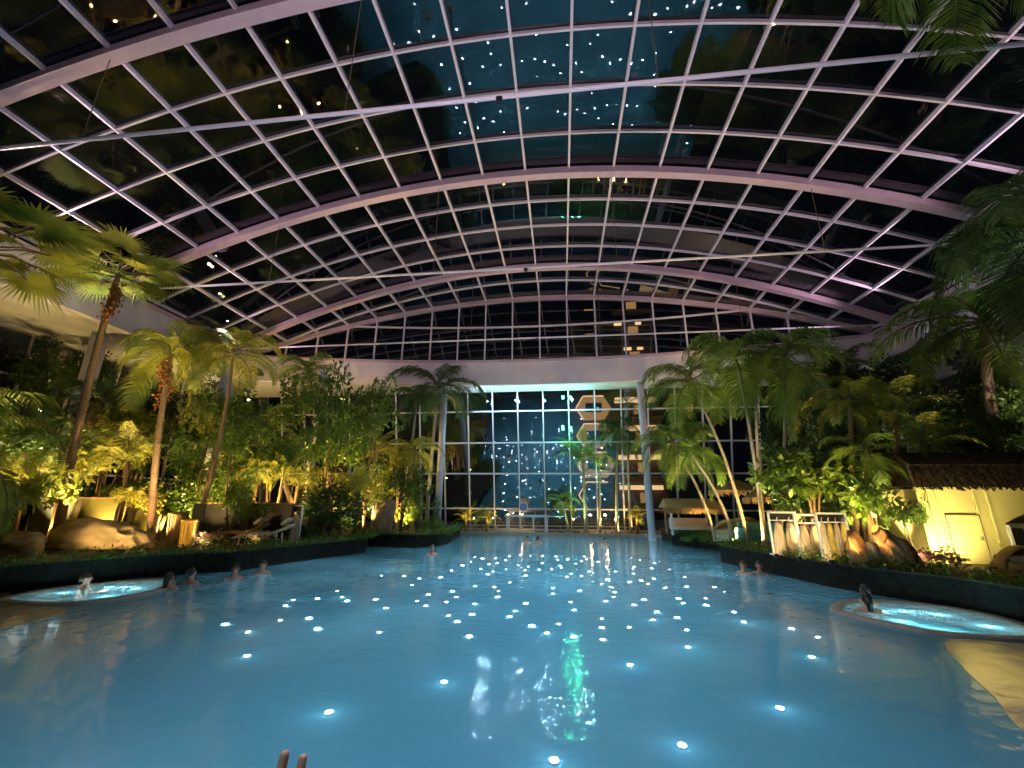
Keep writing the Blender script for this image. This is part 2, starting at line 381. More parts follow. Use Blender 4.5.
# ------------------------------------------------------------------ facades
def leaning_facade(name, p0, p1, top, base, ztop, zbase, transoms, n0, n1, mat_, step=L):
    """panes between x = n0*L .. n1*L on a plane leaning in at the head"""
    b = MB()
    def P(x, z): t = (ztop-z)/(ztop-zbase); return Vector((x, top+(base-top)*t, z))
    x0, x1 = XC+n0*step, XC+n1*step
    zs = [ztop]+transoms+[zbase]
    for i in range(n0, n1):
        for k in range(len(zs)-1):
            b.quad(P(XC+i*step, zs[k+1]), P(XC+(i+1)*step, zs[k+1]), P(XC+(i+1)*step, zs[k]), P(XC+i*step, zs[k]))
    o = b.build(name, mat_); tag(o, kind='structure')
    for i in range(n0, n1+1):
        m = MB(); a, c = P(XC+i*step, ztop), P(XC+i*step, zbase); a.y -= .05; c.y -= .05
        m.bar([a, c], 0.09, 0.14, (0, 1, 0)); m.build('mullion', M['bar'], o)
    for z in transoms+[zbase+0.05]:
        a, c = P(x0, z), P(x1, z); a.y -= .05; c.y -= .05
        m = MB(); m.bar([a, c], 0.09, 0.11); m.build('transom', M['bar'], o)
    return o
fac = leaning_facade('window_2', None, None, 32.5, 35.25, 10.95, 0.25, [9.41, 6.96, 4.57, 1.86], -13, 13, M['facglass'])
def side_facade(name, X, y0, n):
    b = MB(); zs = [10.95, 8.6, 6.2, 3.8, 0.6]
    for j in range(n):
        for k in range(4):
            b.quad((X, y0+j*2.4, zs[k+1]), (X, y0+(j+1)*2.4, zs[k+1]), (X, y0+(j+1)*2.4, zs[k]), (X, y0+j*2.4, zs[k]))
    o = b.build(name, M['roofglass']); tag(o, kind='structure')
    for j in range(n+1):
        m = MB(); m.bar([(X, y0+j*2.4, 10.95), (X, y0+j*2.4, 0.6)], 0.09, 0.14, (1, 0, 0)); m.build('mullion', M['bar'], o)
    for z in zs[1:4]:
        m = MB(); m.bar([(X, y0, z), (X, y0+n*2.4, z)], 0.1, 0.1); m.build('transom', M['bar'], o)
side_facade('window_3', -28.6, YN, 18)
side_facade('window_4', 26.6, YN, 18)

# ------------------------------------------------------------------ pool, ground
b = MB(); b.quad((-24, -12, -1.3), (24, -12, -1.3), (24, 35, -1.3), (-24, 35, -1.3))
fl = b.build('floor', M['tile']); tag(fl, kind='structure')
b = MB(); b.quad((-15, -11.9, 0), (13, -11.9, 0), (13, 34.4, 0), (-15, 34.4, 0))
wt = b.build('pool_water', M['water']); tag(wt, 'blue pool water filling the long basin under the glass roof', 'water', kind='stuff')
b = prism([(-120, -60), (120, -60), (120, 140), (-120, 140)], -1.6, -1.4); o = b.build('terrain', M['asphalt']); tag(o, kind='structure'); o.name = 'floor_outside'
b = prism([(-15, 33.2), (-1.3, 33.6), (7.0, 33.0), (26.5, 31), (26.5, 37), (-28.5, 37), (-28.5, 33)], -1.35, 0.18); dk = b.build('floor_walkway', M['deck']); tag(dk, kind='structure')
b = prism([(-26.5, -12), (26.5, -12), (26.5, -9), (-26.5, -9)], -1.35, 0.3); dk2 = b.build('floor_entrance', M['deck']); tag(dk2, kind='structure')
b = MB(); b.box((0, -12.6, 6), (58, 0.3, 13)); o = b.build('wall_entrance', M['tower']); tag(o, kind='structure')

LB = [(-14.6, -12), (-14.6, 6), (-13.93, 9.94), (-13.23, 11.44), (-12.41, 12.79), (-10.9, 13.9), (-10.33, 16.77), (-9.32, 19.4), (-9.2, 20.1), (-9.8, 21.6), (-10.74, 23.0), (-7.6, 22.5), (-6.75, 23.6), (-6.6, 25.7), (-7.3, 29.6), (-7.9, 33.9), (-28.5, 34.4), (-28.5, -12)]
RB = [(13, -12), (12, 4), (10.4, 8.2), (9.15, 10.54), (8.95, 11.7), (8.53, 12.26), (8.09, 12.89), (7.5, 14.2), (6.95, 16.5), (6.38, 19.3), (7.6, 20.4), (7.9, 23.9), (6.3, 26.9), (7.1, 33.4), (26.5, 33.4), (26.5, -12)]
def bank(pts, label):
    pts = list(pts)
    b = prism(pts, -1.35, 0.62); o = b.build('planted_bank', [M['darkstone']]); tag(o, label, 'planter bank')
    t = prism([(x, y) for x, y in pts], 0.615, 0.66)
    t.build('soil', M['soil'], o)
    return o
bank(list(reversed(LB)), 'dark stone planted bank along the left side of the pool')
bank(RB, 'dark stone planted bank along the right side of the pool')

# shallow shelf on the right, two bubbling basins
def smooth_loop(pts, n=6):
    out = []; k = len(pts)
    for i in range(k):
        p0, p1, p2, p3 = [Vector(pts[(i+j-1) % k]) for j in range(4)]
        for s in range(n):
            t = s/n
            out.append(tuple(0.5*((2*p1)+(-p0+p2)*t+(2*p0-5*p1+4*p2-p3)*t*t+(-p0+3*p1-3*p2+p3)*t**3)))
    return out
def basin(pts, rim_w, label, depth):
    lp = smooth_loop(pts, 6); c = Vector((sum(p[0] for p in lp)/len(lp), sum(p[1] for p in lp)/len(lp)))
    root = empty('whirlpool_basin', (c.x, c.y, -1.3), label, 'whirlpool')
    def sh(p, d, z): v = Vector(p)-c; v = v*(1+d/max(v.length, .1)); return (v.x, v.y, z+1.3)
    b = MB(); n = len(lp)
    prof = [(0, -depth), (0, 0.03), (0.03, 0.05), (rim_w-.03, 0.05), (rim_w, 0.03), (rim_w, -1.3)]
    rr = [[sh(p, d, z) for p in lp] for d, z in prof]
    b.rings(rr, cap=False); b.build('rim', M['rim'], root, smooth=True)
    b = MB(); b.poly([sh(p, 0.0, -depth) for p in lp]); b.build('basin_floor', M['turq'], root)
    b = MB(); rng = random.Random(5)
    for _ in range(46):
        a = rng.gauss(1, .5); r = rng.uniform(0, .6)*min((Vector(p)-c).length for p in lp)
        x, y = r*math.cos(a), r*math.sin(a)
        b.lathe([(0.004, 0.0), (0.02, 0.003), (0.012, 0.008), (0.002, 0.01)], 7, (x, y, 1.305))
    fo = b.build('foam', M['white'], root, smooth=True); fo['kind'] = 'stuff'
    [light('basin_lamp', 'POINT', (c.x+dx, c.y+dy, -.08), 17, (0.70, 0.97, 1.0), size=0.05) for dx, dy in ((.7, -.5), (-.7, -.3), (0, .6), (.5, .4), (-.5, .5))]
    return root
basin([(6.0, 10.9), (6.9, 11.9), (8.0, 11.9), (8.75, 11.1), (8.6, 10.0), (7.9, 9.3), (6.9, 9.4), (6.3, 10.0)], 0.22, 'turquoise whirlpool basin with tan rim by the right bank', 0.30)
basin([(-12.7, 9.3), (-11.2, 9.15), (-10.5, 9.9), (-10.55, 11.0), (-11.5, 12.0), (-12.4, 11.6), (-13.0, 10.4)], 0.2, 'turquoise whirlpool basin by the left bank below the boulders', 0.30)
sp = smooth_loop([(6.6, 9.0), (5.7, 7.7), (5.1, 6.5), (4.6, 5.5), (4.6, 3.5), (12, 3.5), (12.2, 5), (10.5, 8.5), (9.4, 9.6), (8.0, 8.9)], 4)
b = prism(sp, -1.3, 0.012); o = b.build('pool_shelf', M['sand']); tag(o, 'sand coloured shallow shelf just under the water at lower right', 'pool step')
sp = smooth_loop([(-14.5, 3), (-9.8, 4), (-10.0, 7.3), (-10.3, 8.6), (-11.5, 8.95), (-12.9, 9.1), (-14.2, 9.9)], 4)
b = prism(sp, -1.3, 0.008); o = b.build('pool_shelf', M['sand']); tag(o, 'grey tan shallow shelf under the water at the left edge', 'pool step')

# ------------------------------------------------------------------ pool lights
b = MB(); b.lathe([(0.0, 0.0), (0.075, 0.0), (0.075, 0.02), (0.055, 0.03)], 14); RIMM = b.mesh('rim', M['bar'], True)
b = MB(); b.lathe([(0.004, 0.031), (0.05, 0.031), (0.05, 0.036), (0.004, 0.042)], 12); LENS_W = b.mesh('lens', M['white_lamp'], True); 
LENS_B = LENS_W.copy(); LENS_B.materials.clear(); LENS_B.materials.append(M['blue_lamp'])
rng = random.Random(11)
def inpool(x, y):
    def inside(pts):
        c = False; j = len(pts)-1
        for i in range(len(pts)):
            xi, yi = pts[i][:2]; xj, yj = pts[j][:2]
            if (yi > y) != (yj > y) and x < (xj-xi)*(y-yi)/(yj-yi)+xi: c = not c
            j = i
        return c
    return not inside(LB) and not inside(RB)
NEAR = [(25, 634), (95, 644), (247, 656), (329, 712), (444, 682), (554, 760), (682, 745), (780, 708), (877, 685), (812, 657), (547, 633), (515, 611), (475, 604), (386, 608), (342, 597), (574, 610), (553, 594), (606, 601), (683, 603), (653, 620), (630, 665), (688, 647), (744, 622), (770, 598), (819, 615), (290, 573), (293, 600), (248, 632), (197, 617), (213, 592), (36, 684)]
spots = []
for p in NEAR:
    v = atz(p[0], p[1], -1.27); spots.append((v.x, v.y))
tries = 0
for _ in range(4000):
    if len(spots) > 58: break
    y = rng.uniform(-11, 4); x = rng.uniform(-13, 10)
    if all((x-a)**2+(y-b_)**2 > 2.0 for a, b_ in spots): spots.append((x, y))
while len(spots) < 178 and tries < 9000:
    tries += 1
    y = rng.uniform(12.5, 32.4); x = rng.uniform(-13, 9)
    if not inpool(x, y) or not inpool(x-.4, y) or not inpool(x+.4, y): continue
    if any((x-a)**2+(y-b_)**2 < 0.75**2 for a, b_ in spots): continue
    spots.append((x, y))
for i, (x, y) in enumerate(spots):
    near = i < len(NEAR); blue = i == len(NEAR)-1
    o = empty('pool_light', (x, y, -1.30), 'round blue light glowing in the pool floor at lower left' if blue else 'small round white light set in the blue pool floor', 'pool light', None if blue else 'underwater pool lights')
    link('rim', RIMM, o); s = 1.3 if near else rng.uniform(1.0, 1.9)
    link('lens', LENS_B if blue else LENS_W, o, scale=(s, s, 1))
    if near: light('lamp', 'POINT', (x, y, -0.95), 7, (0.15, .3, 1) if blue else (0.8, 0.95, 1.0), size=0.08)
for x, y in [(-6, 15), (0, 15), (5, 16), (-6, 20), (0, 20), (5, 21), (-4, 25), (2, 25), (-3, 28.5), (3, 28.5)]:
    light('lamp', 'POINT', (x, y, -0.5), 16, (0.75, 0.93, 1.0), size=0.04)

# ------------------------------------------------------------------ columns
def column(x, y, z0, z1, r, label, top=None):
    b = MB(); t = top or (x, y)
    b.tube([(0, 0, 0), ((t[0]-x), (t[1]-y), z1-z0)], r, 20)
    o = empty('column', (x, y, z0), label, 'column'); b.build('shaft', M['column'], o, True)
    b = MB(); b.lathe([(r*1.02, 0), (r*1.5, 0), (r*1.5, .1), (r*1.02, .12)], 20); b.build('base_collar', M['bar'], o)
    return o
column(-8.66, 30, 0.62, 10.9, 0.24, 'slim white column beside the tall palm at left of the glass wall')
column(5.75, 29.75, -1.3, 10.9, 0.24, 'slim white column at the water edge at right of the glass wall')
column(-17.9, 20, 0.6, 10.8, 0.36, 'thick pale column among the left palms')
column(-24.0, 18, 0.6, 10.8, 0.36, 'thick mauve column rising behind the left shrubs under the soffit')
column(-15.9, 25.6, 0.6, 10.8, 0.26, 'pale column behind the left palms near the warm lamps')
column(14.3, 25.6, 0.6, 10.8, 0.28, 'pale column under the ring beam behind the right shrubs')
column(21.5, 17, 0.6, 10.8, 0.36, 'grey column behind the near right palm')

# ------------------------------------------------------------------ palms
def frond_mesh(name, Ln, droop, rise, nl, ll, mats, seed, fan=False):
    """feather frond starting at the origin, reaching out along +X"""
    rg = random.Random(seed); b = MB(); b.cur = 1
    N = 14; pts = []
    a = rise; p = Vector((0, 0, 0)); pts.append(p.copy())
    for i in range(N):
        p = p+Vector((math.cos(a), 0, math.sin(a)))*(Ln/N); a -= droop/N*(0.6+0.9*i/N); pts.append(p.copy())
    b.tube(pts, lambda t: 0.03*(1-t)+0.006, 5)
    b.cur = 0
    def P(t):
        f = t*N; i = min(int(f), N-1); return pts[i].lerp(pts[i+1], f-i), (pts[i+1]-pts[i]).normalized()
    for i in range(nl):
        t = 0.14+0.86*i/(nl-1); q, tg = P(t)
        ln = ll*(0.45+1.1*math.sin(math.pi*min(1, (t*0.85+0.12))))*rg.uniform(.85, 1.1)
        for sd in (-1, 1):
            out = Vector((0, sd, 0)); up = tg.cross(out)*sd
            up = Vector((0, 0, 1))
            sweep = 0.45+0.6*t
            d0 = (out+tg*sweep+up*rg.uniform(.0, .25)).normalized()
            d1 = (d0+Vector((0, 0, -0.75-rg.uniform(0, .5)))).normalized()
            wd = tg*(0.021+0.007*rg.random())
            m = q+d0*ln*0.5; e = m+d1*ln*0.5
            b.quad(q-wd*.5, q+wd*.5, m+wd, m-wd*1.0); b.tri(m-wd, m+wd, e)
    return b.mesh(name, mats, False)

def fan_mesh(name, R_, stalk, n, mats, seed):
    rg = random.Random(seed); b = MB(); b.cur = 1
    b.tube([(0, 0, 0), (stalk*.5, 0, stalk*.22), (stalk, 0, stalk*.25)], 0.02, 5); b.cur = 0
    c = Vector((stalk, 0, stalk*.25))
    for i in range(n):
        a = -2.3+4.6*i/(n-1); r = R_*(0.75+0.25*math.cos(a))*rg.uniform(.9, 1.08)
        d = Vector((math.cos(a), math.sin(a), 0.1)).normalized(); s = Vector((-math.sin(a), math.cos(a), 0))*R_*0.03
        m = c+d*r*.55; e = c+d*r+Vector((0, 0, -r*rg.uniform(.1, .35)))
        b.quad(c-s*.1, c+s*.1, m+s, m-s); b.tri(m-s, m+s, e)
    return b.mesh(name, mats, False)

FR = {}
def fronds(key, mk, stemk):
    if (key, mk) not in FR:
        m = [M[mk], M[stemk]]
        if key == 'feather': L_ = [frond_mesh('frond', 2.4, d, r, 44, 0.55, m, 3+i) for i, (d, r) in enumerate(((2.3, 1.1), (1.9, .6), (2.2, .2), (1.3, -.35)))]
        elif key == 'droopy': L_ = [frond_mesh('frond', 2.4, d, r, 46, 0.62, m, 13+i) for i, (d, r) in enumerate(((3.1, 1.2), (2.9, .7), (2.3, .1), (1.2, -.6)))]
        elif key == 'upright': L_ = [frond_mesh('frond', 2.4, d, r, 24, 0.5, m, 23+i) for i, (d, r) in enumerate(((1.1, 1.3), (1.3, 1.05), (1.7, .8), (1.9, .45)))]
        else: L_ = [fan_mesh('frond', 1.0, 0.9, 40, m, 33+i) for i in range(3)]
        FR[(key, mk)] = L_
    return FR[(key, mk)]

palm_no = [0]
def palm(base, crown, label, n=13, size=1.0, r=0.12, kind='feather', leaf='palm_green', bark='trunk', bend=0.0, fruit=False, group=None, name='palm_tree', cat='palm tree', spin=None):
    palm_no[0] += 1; rg = random.Random(palm_no[0]*7)
    base = Vector(base); crown = Vector(crown); root = empty(name, base, label, cat, group)
    d = crown-base; side = Vector((-d.y, d.x, 0)); 
    if side.length < .01: side = Vector((1, 0, 0))
    side = Vector((1, 0, 0)); N = 22
    pts = [d*(i/N)+side*bend*math.sin(math.pi*i/N)+Vector((d.x, d.y, 0))*(-0.12*math.sin(math.pi*i/N)) for i in range(N+1)]
    b = MB()
    if d.length > .5:
        fine = []
        for i in range(N):
            for s in (0, .5): fine.append(pts[i].lerp(pts[i+1], s))
        fine.append(pts[-1])
        b.tube(fine, lambda t: r*(1.25-0.5*t+(0.35 if t < .04 else 0))*(1.0+0.07*((int(round(t*2*N))) % 2)), 9)
        b.build('trunk', M[bark], root, True)
        b = MB(); b.tube([d-d.normalized()*0.1, d+d.normalized()*0.35*size+Vector((0, 0, .15*size))], lambda t: r*0.95*(1-.6*t), 8); b.build('crown_shaft', M[leaf], root, True)
    fm = fronds(kind, leaf, 'stem' if kind != 'droopy' else leaf)
    ph = spin if spin is not None else rg.uniform(0, 6.28)
    for i in range(n):
        tier = i/n
        me = fm[min(len(fm)-1, int(tier*len(fm)))]
        a = ph+i*2.399
        s = size*rg.uniform(.85, 1.15)
        o = link('frond', me, root, d+Vector((0, 0, (0.15-.25*tier)*size)), (rg.uniform(-.15, .15), rg.uniform(-.18, .18) + ((tier-.5)*0.9 if kind == 'fan' else 0), a), (s, s, s))
    if fruit:
        for k in range(3 if fruit is True else fruit):
            b = MB(); a = rg.uniform(0, 6.28); c = pts[-2]+Vector((math.cos(a)*.14, math.sin(a)*.14, -.25-.30*k))-Vector((d.x, d.y, 0)).normalized()*.02*k if abs(d.x)+abs(d.y) > .01 else pts[-2]
            for _ in range(46):
                q = c+Vector((rg.gauss(0, .10), rg.gauss(0, .10), rg.gauss(0, .2)))
                b.lathe([(0.004, -.04), (0.04, -.01), (0.035, .025), (0.004, .045)], 6, q)
            b.build('fruit_cluster', M['fruit'], root, True)['kind'] = 'stuff'
    return root

G = 0.64   # bank soil level
def gp(px, Y, z=G):
    """a ground point under pixel column px at depth Y"""
    v = at(px, 500, Y); 
    for _ in range(3):
        # follow the vertical through that column
        d = (v-CAM); v = Vector((v.x, Y, z))
        t = (v-CAM); sx = 512+F*t.dot(RV)/t.dot(fw); v.x += (px-sx)*t.dot(fw)/F
    return v

# left side palms
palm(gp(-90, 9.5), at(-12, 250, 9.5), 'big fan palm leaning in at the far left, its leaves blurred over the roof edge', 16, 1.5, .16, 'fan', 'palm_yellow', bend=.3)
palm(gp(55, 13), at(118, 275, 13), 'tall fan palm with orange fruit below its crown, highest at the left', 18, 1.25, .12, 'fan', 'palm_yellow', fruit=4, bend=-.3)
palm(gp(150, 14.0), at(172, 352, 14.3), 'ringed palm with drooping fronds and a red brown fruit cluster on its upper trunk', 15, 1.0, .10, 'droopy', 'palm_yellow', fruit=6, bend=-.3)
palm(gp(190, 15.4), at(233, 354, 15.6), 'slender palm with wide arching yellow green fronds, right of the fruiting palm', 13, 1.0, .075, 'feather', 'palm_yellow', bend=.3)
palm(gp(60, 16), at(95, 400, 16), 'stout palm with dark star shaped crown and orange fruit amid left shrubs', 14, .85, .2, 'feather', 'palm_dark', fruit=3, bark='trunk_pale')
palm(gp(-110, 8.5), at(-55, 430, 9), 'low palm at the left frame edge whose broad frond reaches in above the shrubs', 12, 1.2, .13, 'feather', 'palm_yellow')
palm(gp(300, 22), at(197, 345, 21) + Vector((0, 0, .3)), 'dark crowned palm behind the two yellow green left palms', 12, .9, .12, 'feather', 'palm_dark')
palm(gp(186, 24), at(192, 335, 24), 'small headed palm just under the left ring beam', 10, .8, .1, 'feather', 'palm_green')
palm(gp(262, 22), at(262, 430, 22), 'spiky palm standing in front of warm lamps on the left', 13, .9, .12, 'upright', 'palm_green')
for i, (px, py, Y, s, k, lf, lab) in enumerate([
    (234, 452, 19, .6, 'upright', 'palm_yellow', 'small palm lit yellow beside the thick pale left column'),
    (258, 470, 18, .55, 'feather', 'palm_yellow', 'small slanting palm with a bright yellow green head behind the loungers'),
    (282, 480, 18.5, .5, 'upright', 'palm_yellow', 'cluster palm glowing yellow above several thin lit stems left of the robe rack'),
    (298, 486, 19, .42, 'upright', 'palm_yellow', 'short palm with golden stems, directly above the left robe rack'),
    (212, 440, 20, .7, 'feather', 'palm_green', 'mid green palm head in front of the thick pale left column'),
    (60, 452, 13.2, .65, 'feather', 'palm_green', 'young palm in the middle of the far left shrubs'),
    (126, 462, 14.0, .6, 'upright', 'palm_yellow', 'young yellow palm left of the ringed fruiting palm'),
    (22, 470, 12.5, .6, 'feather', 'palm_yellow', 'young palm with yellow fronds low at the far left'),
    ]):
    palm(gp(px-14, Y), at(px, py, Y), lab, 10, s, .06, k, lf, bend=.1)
palm(gp(330, 24), at(308, 372, 24), 'pale feather palm rising left of the big leafy tree', 12, .95, .1, 'feather', 'palm_green')
palm(gp(398, 27), at(417, 398, 27), 'thin palm left of the tall dark palm, its trunk leaning right', 10, .8, .09, 'feather', 'palm_green', bark='trunk_pale', bend=.2)
palm(gp(426, 28.2, .64), at(438, 388, 28.2), 'tall dark palm with arched crown beside the left white column', 14, 1.6, .11, 'feather', 'palm_dark', bark='trunk_pale', spin=.6)
palm(gp(372, 25), at(376, 455, 25), 'areca palm lit amber beyond the peninsula rocks', 12, .9, .08, 'upright', 'palm_yellow')
palm(gp(396, 26.5), at(398, 468, 26.5), 'bushy areca palm glowing yellow left of the white column', 13, .95, .08, 'upright', 'palm_yellow')
palm(gp(412, 25.8), at(414, 452, 25.8), 'broad leaved palm with lit yellow fronds close to the white column', 12, .9, .08, 'feather', 'palm_yellow')
# far centre
palm((1.75, 33.9, .18), at(583, 462, 33.9), 'palm lit green in front of the glass wall, tallest of the middle pair', 15, 1.15, .12, 'upright', 'palm_green', bark='trunk_pale')
palm((.42, 33.9, .18), at(562, 502, 33.9), 'short green lit palm left of the middle palm', 10, .75, .08, 'feather', 'palm_green', bark='trunk_pale')
palm(gp(617, 33.8, .18), at(618, 432, 33.8), 'palm with dark hanging skirt of fronds before the amber balconies', 15, 1.05, .1, 'droopy', 'palm_dark', bark='trunk_pale')
palm(gp(631, 34.0, .18), at(627, 405, 33.4), 'bare thin palm trunk with sparse crown left of the right white column', 8, .75, .09, 'upright', 'palm_dark', bark='trunk_pale')
palm(gp(600, 34.2, .18), at(600, 470, 34), 'low leafy palm between the green lit palm and the skirted palm', 11, .8, .09, 'upright', 'palm_green', bark='trunk_pale')
for px, lab in ((466, 'small golden lit palm left of the pavilion, nearest the left column'), (487, 'small golden lit palm just left of the white pavilion'), (637, 'small golden lit palm left of the right white column')):
    palm(gp(px, 34.5, .18), at(px, 520, 34.5), lab, 12, .55, .11, 'upright', 'palm_yellow')
# right cluster
RC = [(749, 549, 690, 382, 20.5, 1.3, 'feather', 'palm_green', 'palm leaning left with a full green crown, leftmost of the tall right group', .2),
      (716, 524, 672, 444, 22, 1.0, 'feather', 'palm_green', 'lower palm leaning left behind the leftmost tall right palm', .15),
      (735, 545, 690, 452, 21, .95, 'droopy', 'palm_green', 'half height palm leaning left between two taller right palms', .15),
      (765, 541, 736, 358, 19.5, 1.25, 'droopy', 'palm_green', 'tall palm with broad hanging fronds at the middle of the right group', .2),
      (766, 530, 756, 372, 20.5, 1.1, 'feather', 'palm_green', 'tall palm with a brown crown base close behind the middle right palm', -.1),
      (780, 519, 786, 362, 19, 1.25, 'droopy', 'palm_green', 'curved trunk palm, rightmost of the tall right group', .45),
      (852, 470, 812, 400, 21, 1.0, 'feather', 'palm_yellow', 'palm with straight pale slanting trunk behind the right shrubs', 0)]
for bx, by, cx, cyy, Y, s, k, lf, lab, bd in RC:
    bp = gp(bx, Y-.6); palm(bp, at(cx, cyy, Y), lab, 13, s*.95, .062, k, lf, bark='trunk_pale', bend=bd*.5)
for i, (px, py, Y, s, k, lf, lab) in enumerate([
    (895, 418, 15.6, .75, 'upright', 'palm_yellow', 'dim yellow palm head in the middle of the right thicket'),
    (850, 405, 16, .75, 'feather', 'palm_yellow', 'yellowish palm head behind the slanting pale trunk'),
    (925, 450, 15.2, .6, 'upright', 'palm_yellow', 'palm spreading over the dark thatch roof'),
    (960, 440, 18, .7, 'feather', 'palm_green', 'palm behind the thatch roof, right of its left corner'),
    (866, 455, 15.2, .6, 'feather', 'palm_green', 'low palm above the small white flowers on the right'),
    (840, 365, 22, .85, 'feather', 'palm_dark', 'dark palm crown just under the right ring beam'),
    (1000, 450, 15.5, .7, 'upright', 'palm_green', 'palm at the right frame edge above the hut roof')]):
    palm(gp(px+6, Y), at(px, py, Y), lab, 11, s, .09, k, lf, bend=.1)
palm(gp(1032, 18.5), at(984, 322, 16.5), 'large dim palm at the right with fronds crossing the ring beam', 15, 1.6, .17, 'feather', 'palm_green', bend=-.3, spin=.3)
palm(gp(1130, 13), at(1050, 235, 13), 'tallest near palm at the right edge with dark arching fronds', 15, 1.75, .17, 'droopy', 'palm_dark', spin=1.2)
palm((9.8, 3.2, G), at(975, -85, 6.5), 'near palm whose frond tips hang in at the top right corner', 13, 1.15, .15, 'droopy', 'palm_green', bend=.3)

# ------------------------------------------------------------------ shrubs and leafy trees
def foliage_mesh(name, n, leaf, mats, seed, shell=.55, squash=.8, clumps=14):
    rg = random.Random(seed); b = MB()
    cs = [Vector((rg.gauss(0, .45), rg.gauss(0, .45), rg.gauss(0, .4)*squash)) for _ in range(clumps)]
    for i in range(n):
        c = cs[rg.randrange(clumps)]
        d = Vector((rg.gauss(0, 1), rg.gauss(0, 1), rg.gauss(0, 1))).normalized()
        p = c+d*rg.uniform(.25, .5)*shell; 
        if p.length > 1.15: p *= 1.15/p.length
        ax = (d+Vector((rg.gauss(0, .5), rg.gauss(0, .5), rg.gauss(-.3, .5)))).normalized()
        s = ax.cross(Vector((rg.gauss(0, 1), rg.gauss(0, 1), rg.gauss(0, 1)))).normalized(); ln = leaf*rg.uniform(.6, 1.3)
        m = p+ax*ln*.45; wv = s*ln*.24
        b.quad(p, m-wv, p+ax*ln, m+wv)
    return b.mesh(name, mats, False)
FO = {}
def fol(kind, mk, v):
    k = (kind, mk, v)
    if k not in FO:
        n, lf = {'fine': (1500, .13), 'mid': (1000, .2), 'big': (420, .36), 'dense': (2600, .12)}[kind]
        FO[k] = foliage_mesh('foliage', n, lf, M[mk], hash_(kind)+v*31, clumps=18 if kind != 'dense' else 30)
    return FO[k]
def hash_(s): return sum(ord(c)*(i+3) for i, c in enumerate(s))
sh_no = [0]
def shrub(c, rad, label, kind='fine', leaf='leaf', group=None, name='leafy_shrub', cat='shrub', ground=G):
    """c = centre of the crown"""
    sh_no[0] += 1; rg = random.Random(sh_no[0]*13+1)
    rad = rad if hasattr(rad, '__len__') else (rad, rad, rad)
    root = empty(name, (c[0], c[1], ground), label, cat, group)
    h = c[2]-ground
    b = MB()
    for k in range(3):
        a = rg.uniform(0, 6.28); e = Vector((math.cos(a)*rad[0]*.35, math.sin(a)*rad[1]*.35, h+rad[2]*rg.uniform(-.1, .4)))
        b.tube([(rg.uniform(-.08, .08), rg.uniform(-.08, .08), 0), e*.5+Vector((rg.uniform(-.1, .1), 0, 0)), e], lambda t: (.05 if h > 1.5 else .02)*(1.1-t)+.008, 6)
    b.build('stem', M['stem'], root, True)
    link('foliage', fol(kind, leaf, rg.randrange(3)), root, (0, 0, h), (0, 0, rg.uniform(0, 6.28)), rad)
    return root

